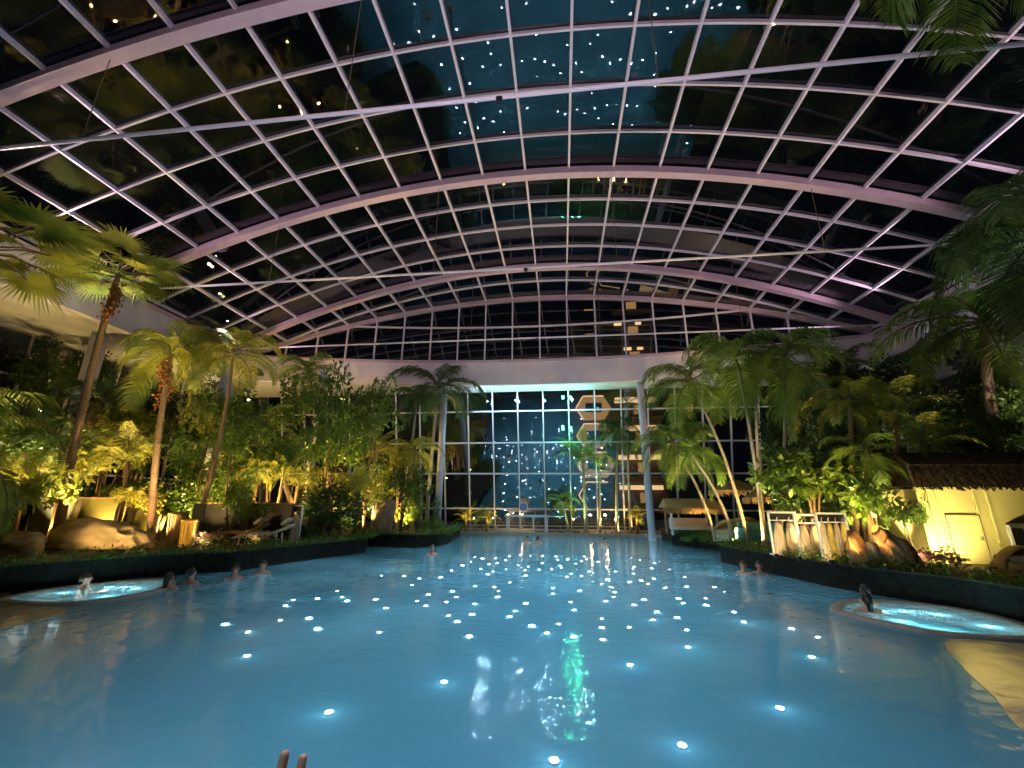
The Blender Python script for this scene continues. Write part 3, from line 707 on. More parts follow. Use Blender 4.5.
# big named ones: (px, py, Y, radius, kind, leaf, label)
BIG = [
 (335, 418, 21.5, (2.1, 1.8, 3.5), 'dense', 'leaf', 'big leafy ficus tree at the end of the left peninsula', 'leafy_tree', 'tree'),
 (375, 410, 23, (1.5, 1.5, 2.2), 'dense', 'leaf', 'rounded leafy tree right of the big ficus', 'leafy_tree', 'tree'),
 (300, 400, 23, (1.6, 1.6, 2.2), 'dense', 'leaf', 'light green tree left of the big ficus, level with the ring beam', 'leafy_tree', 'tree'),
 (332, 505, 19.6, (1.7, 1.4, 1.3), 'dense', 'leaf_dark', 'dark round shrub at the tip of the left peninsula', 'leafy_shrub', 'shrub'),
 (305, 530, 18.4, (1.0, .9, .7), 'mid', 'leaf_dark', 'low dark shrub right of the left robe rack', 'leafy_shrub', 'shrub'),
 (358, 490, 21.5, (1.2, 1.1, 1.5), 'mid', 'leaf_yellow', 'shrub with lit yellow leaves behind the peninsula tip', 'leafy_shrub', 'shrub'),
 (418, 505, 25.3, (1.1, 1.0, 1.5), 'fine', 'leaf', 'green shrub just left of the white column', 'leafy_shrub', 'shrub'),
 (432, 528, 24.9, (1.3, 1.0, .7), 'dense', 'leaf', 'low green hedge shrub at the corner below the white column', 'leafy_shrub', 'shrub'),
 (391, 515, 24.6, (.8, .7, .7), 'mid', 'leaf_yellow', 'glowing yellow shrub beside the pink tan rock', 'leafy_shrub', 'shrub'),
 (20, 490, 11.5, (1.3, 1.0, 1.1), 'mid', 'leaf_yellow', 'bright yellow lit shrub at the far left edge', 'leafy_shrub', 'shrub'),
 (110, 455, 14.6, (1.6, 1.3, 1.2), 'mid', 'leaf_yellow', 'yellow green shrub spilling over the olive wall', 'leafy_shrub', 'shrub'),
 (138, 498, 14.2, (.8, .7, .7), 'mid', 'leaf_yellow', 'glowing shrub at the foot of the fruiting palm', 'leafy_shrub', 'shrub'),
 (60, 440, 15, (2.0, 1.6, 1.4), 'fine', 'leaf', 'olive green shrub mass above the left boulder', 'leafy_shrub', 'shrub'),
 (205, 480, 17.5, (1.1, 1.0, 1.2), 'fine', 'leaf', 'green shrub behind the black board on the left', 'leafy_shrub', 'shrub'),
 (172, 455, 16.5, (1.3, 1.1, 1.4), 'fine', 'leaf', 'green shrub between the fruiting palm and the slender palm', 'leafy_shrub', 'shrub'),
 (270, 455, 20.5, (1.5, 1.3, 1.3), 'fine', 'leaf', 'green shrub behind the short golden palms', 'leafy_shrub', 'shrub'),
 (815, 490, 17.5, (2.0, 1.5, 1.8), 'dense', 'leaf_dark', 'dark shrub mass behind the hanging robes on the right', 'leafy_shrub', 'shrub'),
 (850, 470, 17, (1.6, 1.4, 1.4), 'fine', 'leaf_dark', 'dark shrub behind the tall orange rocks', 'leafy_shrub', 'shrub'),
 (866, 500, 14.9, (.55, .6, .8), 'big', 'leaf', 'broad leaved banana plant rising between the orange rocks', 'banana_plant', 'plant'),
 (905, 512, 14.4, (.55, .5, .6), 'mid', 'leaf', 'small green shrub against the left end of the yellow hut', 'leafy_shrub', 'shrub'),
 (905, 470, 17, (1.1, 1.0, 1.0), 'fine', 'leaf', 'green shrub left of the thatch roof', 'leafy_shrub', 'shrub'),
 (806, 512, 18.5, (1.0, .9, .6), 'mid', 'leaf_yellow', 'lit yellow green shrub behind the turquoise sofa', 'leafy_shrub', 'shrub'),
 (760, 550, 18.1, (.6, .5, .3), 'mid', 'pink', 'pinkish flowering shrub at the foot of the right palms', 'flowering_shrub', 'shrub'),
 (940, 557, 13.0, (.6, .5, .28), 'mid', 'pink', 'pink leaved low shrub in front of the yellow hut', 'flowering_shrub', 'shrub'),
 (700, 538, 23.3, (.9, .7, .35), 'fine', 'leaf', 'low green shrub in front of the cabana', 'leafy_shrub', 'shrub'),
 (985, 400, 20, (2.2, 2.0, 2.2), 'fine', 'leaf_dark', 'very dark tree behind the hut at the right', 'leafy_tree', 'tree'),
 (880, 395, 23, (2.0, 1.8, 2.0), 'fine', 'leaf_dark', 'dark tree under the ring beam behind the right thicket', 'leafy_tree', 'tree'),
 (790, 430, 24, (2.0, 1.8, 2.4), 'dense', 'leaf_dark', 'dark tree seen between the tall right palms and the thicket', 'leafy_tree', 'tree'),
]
for px, py, Y, rad, k, lf, lab, nm, ct in BIG:
    c = at(px, py, Y); shrub(c, rad, lab, k, lf, name=nm, cat=ct)
# massed planting, all alike
rg = random.Random(77)
def mass(spec, n, leafs, label, group, name, cat):
    for i in range(n):
        px = rg.uniform(*spec['px']); Y = rg.uniform(*spec['Y']); py = rg.uniform(*spec['py'])
        c = at(px, py, Y); rr = rg.uniform(*spec['r'])
        if c.z < G+rr*.5: c.z = G+rr*.5
        shrub(c, (rr, rr, rr*rg.uniform(.8, 1.15)), label, rg.choice(spec['k']), rg.choice(leafs), group, name, cat)
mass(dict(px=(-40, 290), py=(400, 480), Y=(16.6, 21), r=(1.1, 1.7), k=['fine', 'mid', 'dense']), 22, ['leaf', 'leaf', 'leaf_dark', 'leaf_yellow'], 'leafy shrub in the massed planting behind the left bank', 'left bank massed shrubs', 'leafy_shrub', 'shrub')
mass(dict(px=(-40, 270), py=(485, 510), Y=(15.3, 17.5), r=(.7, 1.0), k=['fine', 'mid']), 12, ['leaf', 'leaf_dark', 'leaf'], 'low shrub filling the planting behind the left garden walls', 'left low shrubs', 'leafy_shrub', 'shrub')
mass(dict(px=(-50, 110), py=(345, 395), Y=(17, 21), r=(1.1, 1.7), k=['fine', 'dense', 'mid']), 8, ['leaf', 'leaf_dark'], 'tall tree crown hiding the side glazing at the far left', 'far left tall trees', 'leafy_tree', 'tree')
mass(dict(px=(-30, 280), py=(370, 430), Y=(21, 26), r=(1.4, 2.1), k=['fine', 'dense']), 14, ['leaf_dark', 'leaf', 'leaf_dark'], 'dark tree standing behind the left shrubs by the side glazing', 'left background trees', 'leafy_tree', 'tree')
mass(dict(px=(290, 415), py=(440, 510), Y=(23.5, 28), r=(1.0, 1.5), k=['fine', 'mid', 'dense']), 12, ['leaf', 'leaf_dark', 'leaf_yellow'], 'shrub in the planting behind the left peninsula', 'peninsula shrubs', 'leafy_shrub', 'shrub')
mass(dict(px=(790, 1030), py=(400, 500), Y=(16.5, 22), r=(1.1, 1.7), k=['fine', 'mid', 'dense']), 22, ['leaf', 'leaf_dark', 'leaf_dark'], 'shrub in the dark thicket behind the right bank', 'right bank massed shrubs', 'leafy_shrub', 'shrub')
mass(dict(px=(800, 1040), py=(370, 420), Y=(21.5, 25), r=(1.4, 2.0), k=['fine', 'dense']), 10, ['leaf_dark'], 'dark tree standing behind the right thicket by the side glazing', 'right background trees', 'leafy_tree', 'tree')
# low ground cover on the kerbs
def edge_cover(path, label, seed, leafm, w_=.45, dens=260):
    rg = random.Random(seed); b = MB()
    for i in range(len(path)-1):
        p, q = Vector((*path[i], 0)), Vector((*path[i+1], 0)); ln = (q-p).length; nrm = Vector((-(q-p).y, (q-p).x, 0)).normalized()
        for _ in range(int(ln*dens)):
            t = rg.random(); a = p.lerp(q, t)+nrm*rg.uniform(-.12, w_); a.z = G+abs(rg.gauss(0, .14))-.02
            ax = Vector((rg.gauss(0, 1), rg.gauss(0, 1), abs(rg.gauss(.3, .6)))).normalized(); s = ax.cross(Vector((0, 0, 1))).normalized(); l_ = rg.uniform(.07, .16)
            m = a+ax*l_*.5
            b.quad(a, m-s*l_*.22, a+ax*l_, m+s*l_*.22)
    o = b.build('ground_cover', M[leafm]); tag(o, label, 'ground cover', kind='stuff')
edge_cover(list(reversed([(-14.3, 8.5), (-13.93, 9.94), (-13.23, 11.44), (-12.41, 12.79), (-10.9, 13.9), (-10.33, 16.77), (-9.32, 19.4), (-9.8, 21.6)])), 'low leafy ground cover along the left kerb', 3, 'leaf', -.0+.6)
edge_cover(list(reversed([(-10.7, 23.0), (-7.6, 22.5), (-6.75, 23.6), (-6.6, 25.7), (-7.2, 29.4)])), 'low leafy ground cover along the far left kerb', 4, 'leaf')
edge_cover([(10.4, 8.2), (9.15, 10.54), (8.95, 11.7), (8.53, 12.26), (8.09, 12.89), (7.5, 14.2), (6.95, 16.5), (6.38, 19.3), (7.6, 20.4), (7.9, 23.9), (6.3, 26.9)][::-1], 'low leafy ground cover along the right kerb', 5, 'leaf', .6)

# pale flowers
def flowers(c, rad, n, label, seed, m='petal'):
    rg = random.Random(seed); root = empty('flowering_plant', (c[0], c[1], G), label, 'flowers'); h = c[2]-G
    b = MB()
    for _ in range(n):
        p = Vector((rg.gauss(0, rad[0]*.5), rg.gauss(0, rad[1]*.5), h+rg.gauss(0, rad[2]*.5)))
        for k in range(5):
            a = k*1.2566+rg.random(); d = Vector((math.cos(a), math.sin(a), .5)); s = Vector((-math.sin(a), math.cos(a), 0))*.025
            b.quad(p, p+d*.035-s, p+d*.07, p+d*.035+s)
    b.build('blossom', M[m], root)['kind'] = 'stuff'
    link('foliage', fol('mid', 'leaf_dark', 0), root, (0, 0, h*.7), None, (rad[0]*1.1, rad[1]*1.1, max(.1, h*.5)))
    return root
fc = gp(207, 14.7); flowers((fc.x, fc.y, G+.32), (.6, .3, .22), 170, 'clump of pale pink blossoms below the black board', 1)
fc = gp(257, 15.3); flowers((fc.x, fc.y, G+.30), (.65, .3, .2), 170, 'row of cream blossoms in front of the curved loungers', 2)
flowers(at(868, 461, 16), (.6, .5, .25), 60, 'sprig of small white flowers in the right thicket', 3)

# ------------------------------------------------------------------ rocks
def rock(c, rad, label, m='rock', seed=1, rz=0, tilt=(0, 0), sharp=.35, name='boulder', cat='rock'):
    import bmesh
    bm = bmesh.new(); bmesh.ops.create_icosphere(bm, subdivisions=4, radius=1)
    for v in bm.verts:
        n = noise.fractal(v.co*1.3+Vector((seed*3.1, 0, 0)), 1.0, 2.0, 5); r = noise.noise(v.co*Vector((5, 5, .8)).length*0+Vector((v.co.x*5, v.co.y*5, v.co.z*.8))+Vector((seed, 2, 1)))
        v.co *= 1+sharp*n+.10*r
        if v.co.z < -.7: v.co.z = -.7
    me = bpy.data.meshes.new(name); bm.to_mesh(me); bm.free(); me.materials.append(M[m])
    me.polygons.foreach_set('use_smooth', [True]*len(me.polygons))
    o = link(name, me, None, c, (tilt[0], tilt[1], rz), rad); return tag(o, label, cat)
v = at(95, 556, 13.4); rock((v.x, v.y, G+.42), (1.45, .6, .55), 'long beige boulder lying on the left bank', seed=2, rz=.25)
v = at(8, 562, 11.8); rock((v.x, v.y, G+.25), (.9, .5, .42), 'smaller beige boulder at the far left edge', seed=5)
v = at(383, 515, 24); rock((v.x, v.y, G+.6), (.6, .5, 1.2), 'jagged pinkish rock beside the amber lit planting', seed=8, tilt=(0, .15))
v = at(862, 552, 13.5); rock((v.x, v.y, G+.22), (.30, .26, .58), 'upright orange rock right of the hanging robes', 'rock_orange', 11, tilt=(0, -.25))
v = at(899, 550, 13.0); rock((v.x, v.y, G+.25), (.32, .28, .75), 'tall leaning orange rock left of the yellow hut', 'rock_orange', 14, tilt=(0, -.5))
v = at(880, 556, 13.4); rock((v.x, v.y, G+.15), (.3, .25, .5), 'low tan rock wedged between the two orange rocks', 'rock', 17, tilt=(0, -.5))

# ------------------------------------------------------------------ left bank furniture
v0 = at(35, 515, 14.6); v1 = at(158, 515, 14.6)
o = empty('garden_wall', ((v0.x+v1.x)/2, 14.6, G), 'low olive green wall behind the left boulder', 'garden wall')
b = MB(); b.box((0, 0, .82), (abs(v1.x-v0.x), .15, 1.64)); b.build('panel', M['olive'], o)
b = MB(); b.box((0, 0, 1.68), (abs(v1.x-v0.x)+.06, .22, .07)); b.build('coping', M['wood'], o)
for px, lab in ((62, 'short pale post leaning on the olive wall, left one'), (106, 'short brown post in front of the olive wall, right one')):
    p = gp(px, 14.3); o = empty('timber_post', p, lab, 'post'); b = MB(); b.tube([(0, 0, 0), (.12, 0, .8), (.22, 0, 1.6)], lambda t: .13-.03*t, 10); b.build('trunk', M['trunk_pale'], o, True)
v = at(203, 532, 16.6)
o = empty('garden_wall', (v.x+.55, 16.9, G), 'dark screen wall behind the left loungers', 'garden wall')
b = MB(); b.box((.9, 0, .75), (4.3, .12, 1.5)); b.build('panel', M['dark'], o)
b = MB(); b.box((.9, 0, 1.53), (4.4, .16, .06)); b.build('coping', M['wood'], o)
# black board on a post
p = gp(192, 15.2); o = empty('display_board', p, 'square black board on a post on the left bank', 'board')
b = MB(); b.box((0, 0, 1.2), (.48, .05, .62)); b.build('board', M['dark'], o)
b = MB(); b.tube([(0, .05, 0), (0, .05, 1.0)], .03, 8); b.build('post', M['bar'], o)
# glazed pots / bark drums
for px, Y, s, m, lab in ((172, 14.9, 1.0, 'wood', 'tall tapered wooden planter tub right of the fruiting palm'), (184, 14.7, .8, 'amber_shell', 'smaller golden planter tub below the black board'), (133, 14.0, .5, 'darkpot', 'small dark pot at the foot of the ringed palm')):
    p = gp(px, Y); o = empty('planter_tub', p, lab, 'planter')
    b = MB(); b.lathe([(.0, 0), (.2*s, 0), (.30*s, 1.1*s), (.33*s, 1.12*s), (.33*s, 1.2*s), (.27*s, 1.2*s), (.27*s, 1.1*s), (0, 1.1*s)], 20); b.build('tub', M[m], o, True)
    b = MB()
    for k in range(14):
        a = k*.45; b.bar([(math.cos(a)*.205*s, math.sin(a)*.205*s, .02), (math.cos(a)*.31*s, math.sin(a)*.31*s, 1.1*s)], .02, .02)
    b.build('stave', M[m], o)

def lounger(p, rz, label, m='straw', group=None):
    o = empty('sun_lounger', p, label, 'sun lounger', group, rz=rz)
    b = MB(); N = 16; prof = []
    for i in range(N+1):
        t = i/N; x = -1.0+2.0*t; z = .32+.14*math.sin(t*math.pi*1.6-.4)+(.55*max(0, t-.6)/.4)
        prof.append((x, z))
    for i in range(N):
        (x0, z0), (x1, z1) = prof[i], prof[i+1]
        for s in (0,):
            b.box(((x0+x1)/2, 0, (z0+z1)/2), (math.hypot(x1-x0, z1-z0)+.01, .66, .07), Matrix.Rotation(-math.atan2(z1-z0, x1-x0), 3, 'Y'))
    b.build('shell', M[m], o)
    for x in (-.75, .6):
        for y in (-.28, .28):
            b = MB(); b.tube([(x, y, 0), (x*.95, y, .42)], .025, 8); b.build('leg', M['white'], o)
    b = MB(); b.box((.78, 0, .86), (.32, .5, .1), Matrix.Rotation(-.7, 3, 'Y')); b.build('pillow', M['cushion'], o)
    return o
lounger(gp(236, 16.2), .2, 'curved tan lounger behind the blossoms on the left')
lounger(gp(262, 16.0), .25, 'curved tan lounger with raised back next to the robe rack', 'cushion')

# robe racks and robes
def robe(p, h, wd, label, m, seed, group=None):
    o = empty('bathrobe', p, label, 'bathrobe', group); rg = random.Random(seed); rings = []; k = 40
    ph = [rg.uniform(0, 6.28) for _ in range(3)]
    for i in range(13):
        t = i/12; z = t*h; r = wd*(1-.55*t**1.5)
        if t > .93: r *= .55
        rings.append([(r*math.cos(6.28318*j/k)*(1+.13*math.sin(9*6.283*j/k+ph[0]+t*2)*(1-.6*t)), r*.55*math.sin(6.28318*j/k)*(1+.25*math.sin(9*6.283*j/k+ph[0]+t*2)*(1-.6*t)), z) for j in range(k)])
    b = MB(); b.rings(rings); b.build('body', M[m], o, True)
    for s in (-1, 1):
        b = MB(); b.tube([(s*wd*.35, 0, h*.9), (s*wd*.62, .02, h*.62), (s*wd*.66, .02, h*.42)], lambda t: wd*.2*(1+.3*t), 8); b.build('sleeve', M[m], o, True)
    b = MB(); b.tube([(0, 0, h*.95), (0, 0, h+.1), (.03, 0, h+.14)], .012, 6); b.build('hanger_hook', M['bar'], o)
    return o
def rack(p, wd, h, label, board=True):
    o = empty('robe_rack', p, label, 'rack')
    for s in (-1, 1):
        b = MB(); b.box((s*wd/2, 0, h/2), (.055, .06, h)); b.build('post', M['white'], o)
        b = MB(); b.box((s*wd/2, 0, .03), (.07, .45, .05)); b.build('foot', M['white'], o)
    b = MB(); b.box((0, 0, h), (wd+.055, .06, .055)); b.build('top_rail', M['white'], o)
    b = MB(); b.tube([(-wd/2, 0, h-.25), (wd/2, 0, h-.25)], .015, 8); b.build('hanging_rail', M['bar'], o)
    if board: b = MB(); b.box((0, .05, h-.14), (wd-.06, .02, .22)); b.build('sign_panel', M['dark'], o)
    return o
p = gp(287, 17.0); rack(p, .95, 1.45, 'white robe rack on the left bank')
robe(p+Vector((-.22, 0, .12)), 1.0, .2, 'yellow bathrobe hanging on the left rack, nearer the wall', 'robe_yellow', 3)
robe(p+Vector((.22, 0, .02)), 1.1, .24, 'orange cream bathrobe hanging at the right end of the left rack', 'robe', 4)
p = gp(788, 15.8); rack(p, .85, 1.36, 'white robe rack with dark panel on the right bank')
robe(p+Vector((-.18, -.02, .02)), 1.05, .2, 'pinkish striped bathrobe on the right rack, left one', 'robe', 5)
robe(p+Vector((.2, -.02, .02)), 1.05, .19, 'pinkish striped bathrobe on the right rack, right one', 'robe', 6)
p = gp(813, 15.1); rack(p, .7, 1.3, 'smaller white robe rack right of the panelled rack', False)
robe(p+Vector((-.14, 0, .02)), 1.0, .18, 'cream bathrobe on the smaller rack, left one', 'robe', 7)
robe(p+Vector((.18, 0, .02)), 1.0, .17, 'cream bathrobe on the smaller rack, right one', 'robe', 8)
p = gp(839, 14.35); o = rack(p, .82, 1.36, 'dark topped rack of long yellow towels left of the orange rocks')
for k, dx in enumerate((-.29, -.1, .1, .29)):
    robe(p+Vector((dx, -.03, .02)), 1.08, .13, ['long yellow towel robe, leftmost on the dark topped rack', 'long yellow towel robe, second from left on the dark topped rack', 'long yellow towel robe, third from left on the dark topped rack', 'long yellow towel robe, rightmost on the dark topped rack'][k], 'robe_yellow' if k % 2 else 'robe', 20+k)

# ------------------------------------------------------------------ right far: cabana, parasols, seats
p = gp(692, 26.0); o = empty('cabana', p, 'white framed cabana with straw roof at the right bend of the pool', 'cabana')
for x in (-1.2, 1.2):
    for y in (-.7, .7):
        b = MB(); b.box((x, y, .75), (.1, .1, 1.5)); b.build('post', M['wood'] if y > 0 else M['white'], o)
b = MB()
rg = random.Random(4)
for i in range(2):
    s = -1 if i == 0 else 1
    b.quad((-1.5, s*1.0, 1.45), (1.5, s*1.0, 1.45), (1.4, 0, 1.95), (-1.4, 0, 1.95))
    b.quad((-1.5, s*1.0, 1.3), (1.5, s*1.0, 1.3), (1.5, s*1.0, 1.45), (-1.5, s*1.0, 1.45))
for _ in range(420):
    x = rg.uniform(-1.5, 1.5); s = rg.choice((-1, 1)); z = rg.uniform(1.1, 1.3); b.quad((x, s*1.0, z), (x+.04, s*1.02, z), (x+.03, s*1.0, 1.45), (x, s*1.0, 1.45))
b.tri((-1.5, -1, 1.45), (-1.5, 1, 1.45), (-1.4, 0, 1.95)); b.tri((1.5, -1, 1.45), (1.5, 1, 1.45), (1.4, 0, 1.95))
b.build('thatch_roof', M['straw'], o)
b = MB(); b.box((0, 0, .35), (2.1, 1.2, .16)); b.box((0, .6, .62), (2.1, .12, .5)); b.build('daybed', M['white'], o)
def thatch_parasol(p, h, r, label):
    o = empty('thatched_parasol', p, label, 'parasol'); b = MB(); b.tube([(0, 0, 0), (0, 0, h)], .05, 10); b.build('pole', M['wood'], o, True)
    b = MB(); rg = random.Random(9); b.lathe([(r, -.02), (r*.98, .03), (r*.5, .38), (.05, .62), (.02, .66)], 28, (0, 0, h-.1))
    for i in range(260):
        a = rg.uniform(0, 6.283); l_ = rg.uniform(.1, .26); c, s = math.cos(a), math.sin(a)
        b.quad((r*c, r*s, h-.05), (r*math.cos(a+.04), r*math.sin(a+.04), h-.05), (1.03*r*math.cos(a+.03), 1.03*r*math.sin(a+.03), h-.1-l_), (1.03*r*c, 1.03*r*s, h-.1-l_))
    b.build('thatch', M['straw'], o)
thatch_parasol(gp(742, 24), 2.4, 1.3, 'straw parasol behind the leaning right palm trunks')
thatch_parasol(gp(778, 21.5), 2.0, 1.2, 'straw parasol above the turquoise sofa, amber lit')
def shell_seat(p, r, label, m, rz=0, name='daybed', cat='daybed'):
    o = empty(name, p, label, cat, rz=rz); b = MB(); k = 20; rings = []
    for i in range(9):
        t = i/8*math.pi/2*1.05
        rings.append([(r*math.cos(a), r*.8*math.sin(a)*math.cos(t*.0)*1.0*(1-.0*i), 0) for a in [0]])
    # half dome hood
    b = MB(); N = 16
    P = lambda u, v: (r*math.cos(u)*1.0, r*.75*math.sin(u)*math.cos(v), .25+r*.85*math.sin(u)*math.sin(v))
    for i in range(N):
        for j in range(8):
            u0, u1 = math.pi*i/N, math.pi*(i+1)/N; v0, v1 = math.pi/2*j/8*1.25, math.pi/2*(j+1)/8*1.25
            b.quad(P(u0, v0), P(u1, v0), P(u1, v1), P(u0, v1))
            Q = lambda u, v: tuple(c*.94+(.015 if k_ == 2 else 0) for k_, c in enumerate(P(u, v)))
            b.quad(Q(u0, v0), Q(u0, v1), Q(u1, v1), Q(u1, v0))
    b.build('hood', M[m], o, True)
    b = MB(); b.lathe([(0.01, .0), (r*.86, .0), (r*.98, .12), (r, .3), (r*.9, .36), (.01, .38)], 26); b.build('seat_base', M[m], o, True)
    b = MB(); b.lathe([(.01, .36), (r*.82, .36), (r*.86, .42), (r*.8, .5), (.01, .52)], 26); b.build('cushion', M['cushion'], o, True)
    return o
shell_seat(gp(733, 22), .85, 'round pale yellow daybed left of the turquoise sofa', 'cushion', 0)
shell_seat(gp(748, 23.2), .95, 'second round yellow daybed further back behind the palm trunks', 'amber_shell', .3)
p = gp(766, 20.3); o = empty('sofa', p, 'turquoise sofa among the right palm trunks', 'sofa')
b = MB(); b.box((0, 0, .3), (1.8, .8, .35)); b.build('seat', M['sofa'], o)
b = MB(); b.box((0, .4, .6), (1.8, .2, .55)); b.build('backrest', M['sofa'], o)
for s in (-1, 1): b = MB(); b.box((s*.95, 0, .4), (.18, .85, .5)); b.build('armrest', M['sofa'], o)

# ------------------------------------------------------------------ yellow hut
yw = 14.3; xl = 10.55
o = empty('garden_hut', (xl+2.4, yw+1.2, G), 'yellow painted hut with dark thatch roof at the right edge', 'hut')
def rel(x, y, z): return (x-(xl+2.4), y-(yw+1.2), z-G)
b = MB(); b.box(rel(xl+2.4, yw+1.2, 1.68), (4.8, 2.4, 2.1)); b.build('wall', M['yellow_wall'], o)
for x, wd in ((xl+.28, .05), (xl+.5, .05), (xl+1.5, .05), (xl+1.85, .05)):
    b = MB(); b.box(rel(x, yw-.015, 1.68), (wd, .05, 2.1)); b.build('batten', M['yellow_wall'], o)
b = MB(); b.box(rel(xl+1.05, yw-.02, 1.33), (.86, .04, 1.3)); d_ = b.build('door', M['yellow_wall'], o)
b = MB(); b.box(rel(xl+1.05, yw-.03, 2.0), (.92, .02, .02)); b.box(rel(xl+.61, yw-.03, 1.33), (.02, .02, 1.34)); b.box(rel(xl+1.49, yw-.03, 1.33), (.02, .02, 1.34)); b.build('door_gap', M['stem'], d_)
b = MB(); b.box(rel(xl+1.38, yw-.07, 1.35), (.04, .06, .1)); b.build('door_handle', M['stem'], d_)
b = MB(); b.box(rel(xl+2.4, yw-.05, 2.74), (4.9, .12, .07)); b.build('eaves_board', M['yellow_wall'], o)
b = MB(); rg = random.Random(2)
xa, xb, ya, yb2 = xl-.25, xl+5.1, yw-.35, yw+2.7
b.quad(rel(xa, ya, 2.8), rel(xb, ya, 2.8), rel(xb, ya+.15, 3.45), rel(xa+.1, ya+.15, 3.45))
b.quad(rel(xa+.1, ya+.15, 3.45), rel(xb, ya+.15, 3.45), rel(xb-.4, (ya+yb2)/2, 3.95), rel(xa+.7, (ya+yb2)/2, 3.95))
b.quad(rel(xa, yb2, 2.8), rel(xa+.7, (ya+yb2)/2, 3.95), rel(xb-.4, (ya+yb2)/2, 3.95), rel(xb, yb2, 2.8))
b.poly([rel(xa, ya, 2.8), rel(xa+.1, ya+.15, 3.45), rel(xa+.7, (ya+yb2)/2, 3.95), rel(xa, yb2, 2.8)])
b.quad(rel(xa, ya, 2.8), rel(xa, yb2, 2.8), rel(xb, yb2, 2.8), rel(xb, ya, 2.8))
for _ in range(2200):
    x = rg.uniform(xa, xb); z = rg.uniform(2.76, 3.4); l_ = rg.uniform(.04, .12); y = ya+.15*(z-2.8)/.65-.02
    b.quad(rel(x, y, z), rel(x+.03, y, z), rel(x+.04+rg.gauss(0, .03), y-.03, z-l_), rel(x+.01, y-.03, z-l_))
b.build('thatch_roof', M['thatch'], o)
b = MB(); b.box(rel(xl+2.75, yw-.35, 1.72), (1.2, .75, .12)); b.build('awning', M['dark'], o)
b = MB(); b.box(rel(xl+2.35, yw-.02, 1.25), (.34, .06, .9)); b.build('serving_window', M['dark'], o)
b = MB(); b.box(rel(xl+2.13, yw-.05, 1.25), (.07, .08, .95)); b.box(rel(xl+2.57, yw-.05, 1.25), (.07, .08, .95)); b.build('window_frame', M['white'], o)
v = at(1020, 571, 12.2); shell_seat((v.x+.15, 12.2, G-.05), .58, 'amber rounded wicker daybed at the right edge before the hut', 'amber_shell', .2)

# ------------------------------------------------------------------ far pavilion, emblem, interior of the walkway
p = Vector((gp(527, 34.0, .18).x, 34.0, .18)); o = empty('pavilion', p, 'small white pavilion with round emblem at the far end of the pool', 'pavilion'); o.scale = (1.1, 1, 1.1)
for x in (-1.35, -.45, .45, 1.35):
    b = MB(); b.box((x, 0, .5), (.22 if abs(x) > 1 else .1, .3, 1.0)); b.build('pillar', M['white'], o)
b = MB(); b.box((0, 0, 1.06), (3.1, .6, .14)); b.box((.6, 0, 1.06), (3.9, .3, .05)); b.build('lintel', M['white'], o)
b = MB(); b.tube([(-.25, -.0, 1.1), (-.25, 0, 1.4)], .04, 8); b.build('emblem_post', M['bar'], o)
b = MB(); b.rings([[(-.25+.34*math.cos(a*.2618), -.03, 1.68+.34*math.sin(a*.2618)) for a in range(24)], [(-.25+.34*math.cos(a*.2618), .03, 1.68+.34*math.sin(a*.2618)) for a in range(24)]]); e = b.build('emblem', M['bar'], o)
b = MB(); b.rings([[(-.25+.25*math.cos(a*.2618), -.045, 1.68+.25*math.sin(a*.2618)) for a in range(24)], [(-.25+.25*math.cos(a*.2618), -.03, 1.68+.25*math.sin(a*.2618)) for a in range(24)]]); b.build('emblem_disc', M['sign_blue'], e)
b = MB()
for k in range(6):
    a = k*math.pi/3; b.bar([(-.25+.05*math.cos(a), -.05, 1.68+.05*math.sin(a)), (-.25+.17*math.cos(a), -.05, 1.68+.17*math.sin(a))], .03, .01, (0, 1, 0))
b.build('emblem_rays', M['white'], e)
# low white balustrade along the walkway
o = empty('balustrade', (0, 34.75, .18), 'low white balustrade along the far walkway', 'balustrade')
b = MB(); b.box((-1.2, 0, .42), (14, .1, .06)); b.build('rail', M['white'], o)
for k in range(15): b = MB(); b.box((-8.2+k, 0, .2), (.06, .06, .4)); b.build('post', M['white'], o)

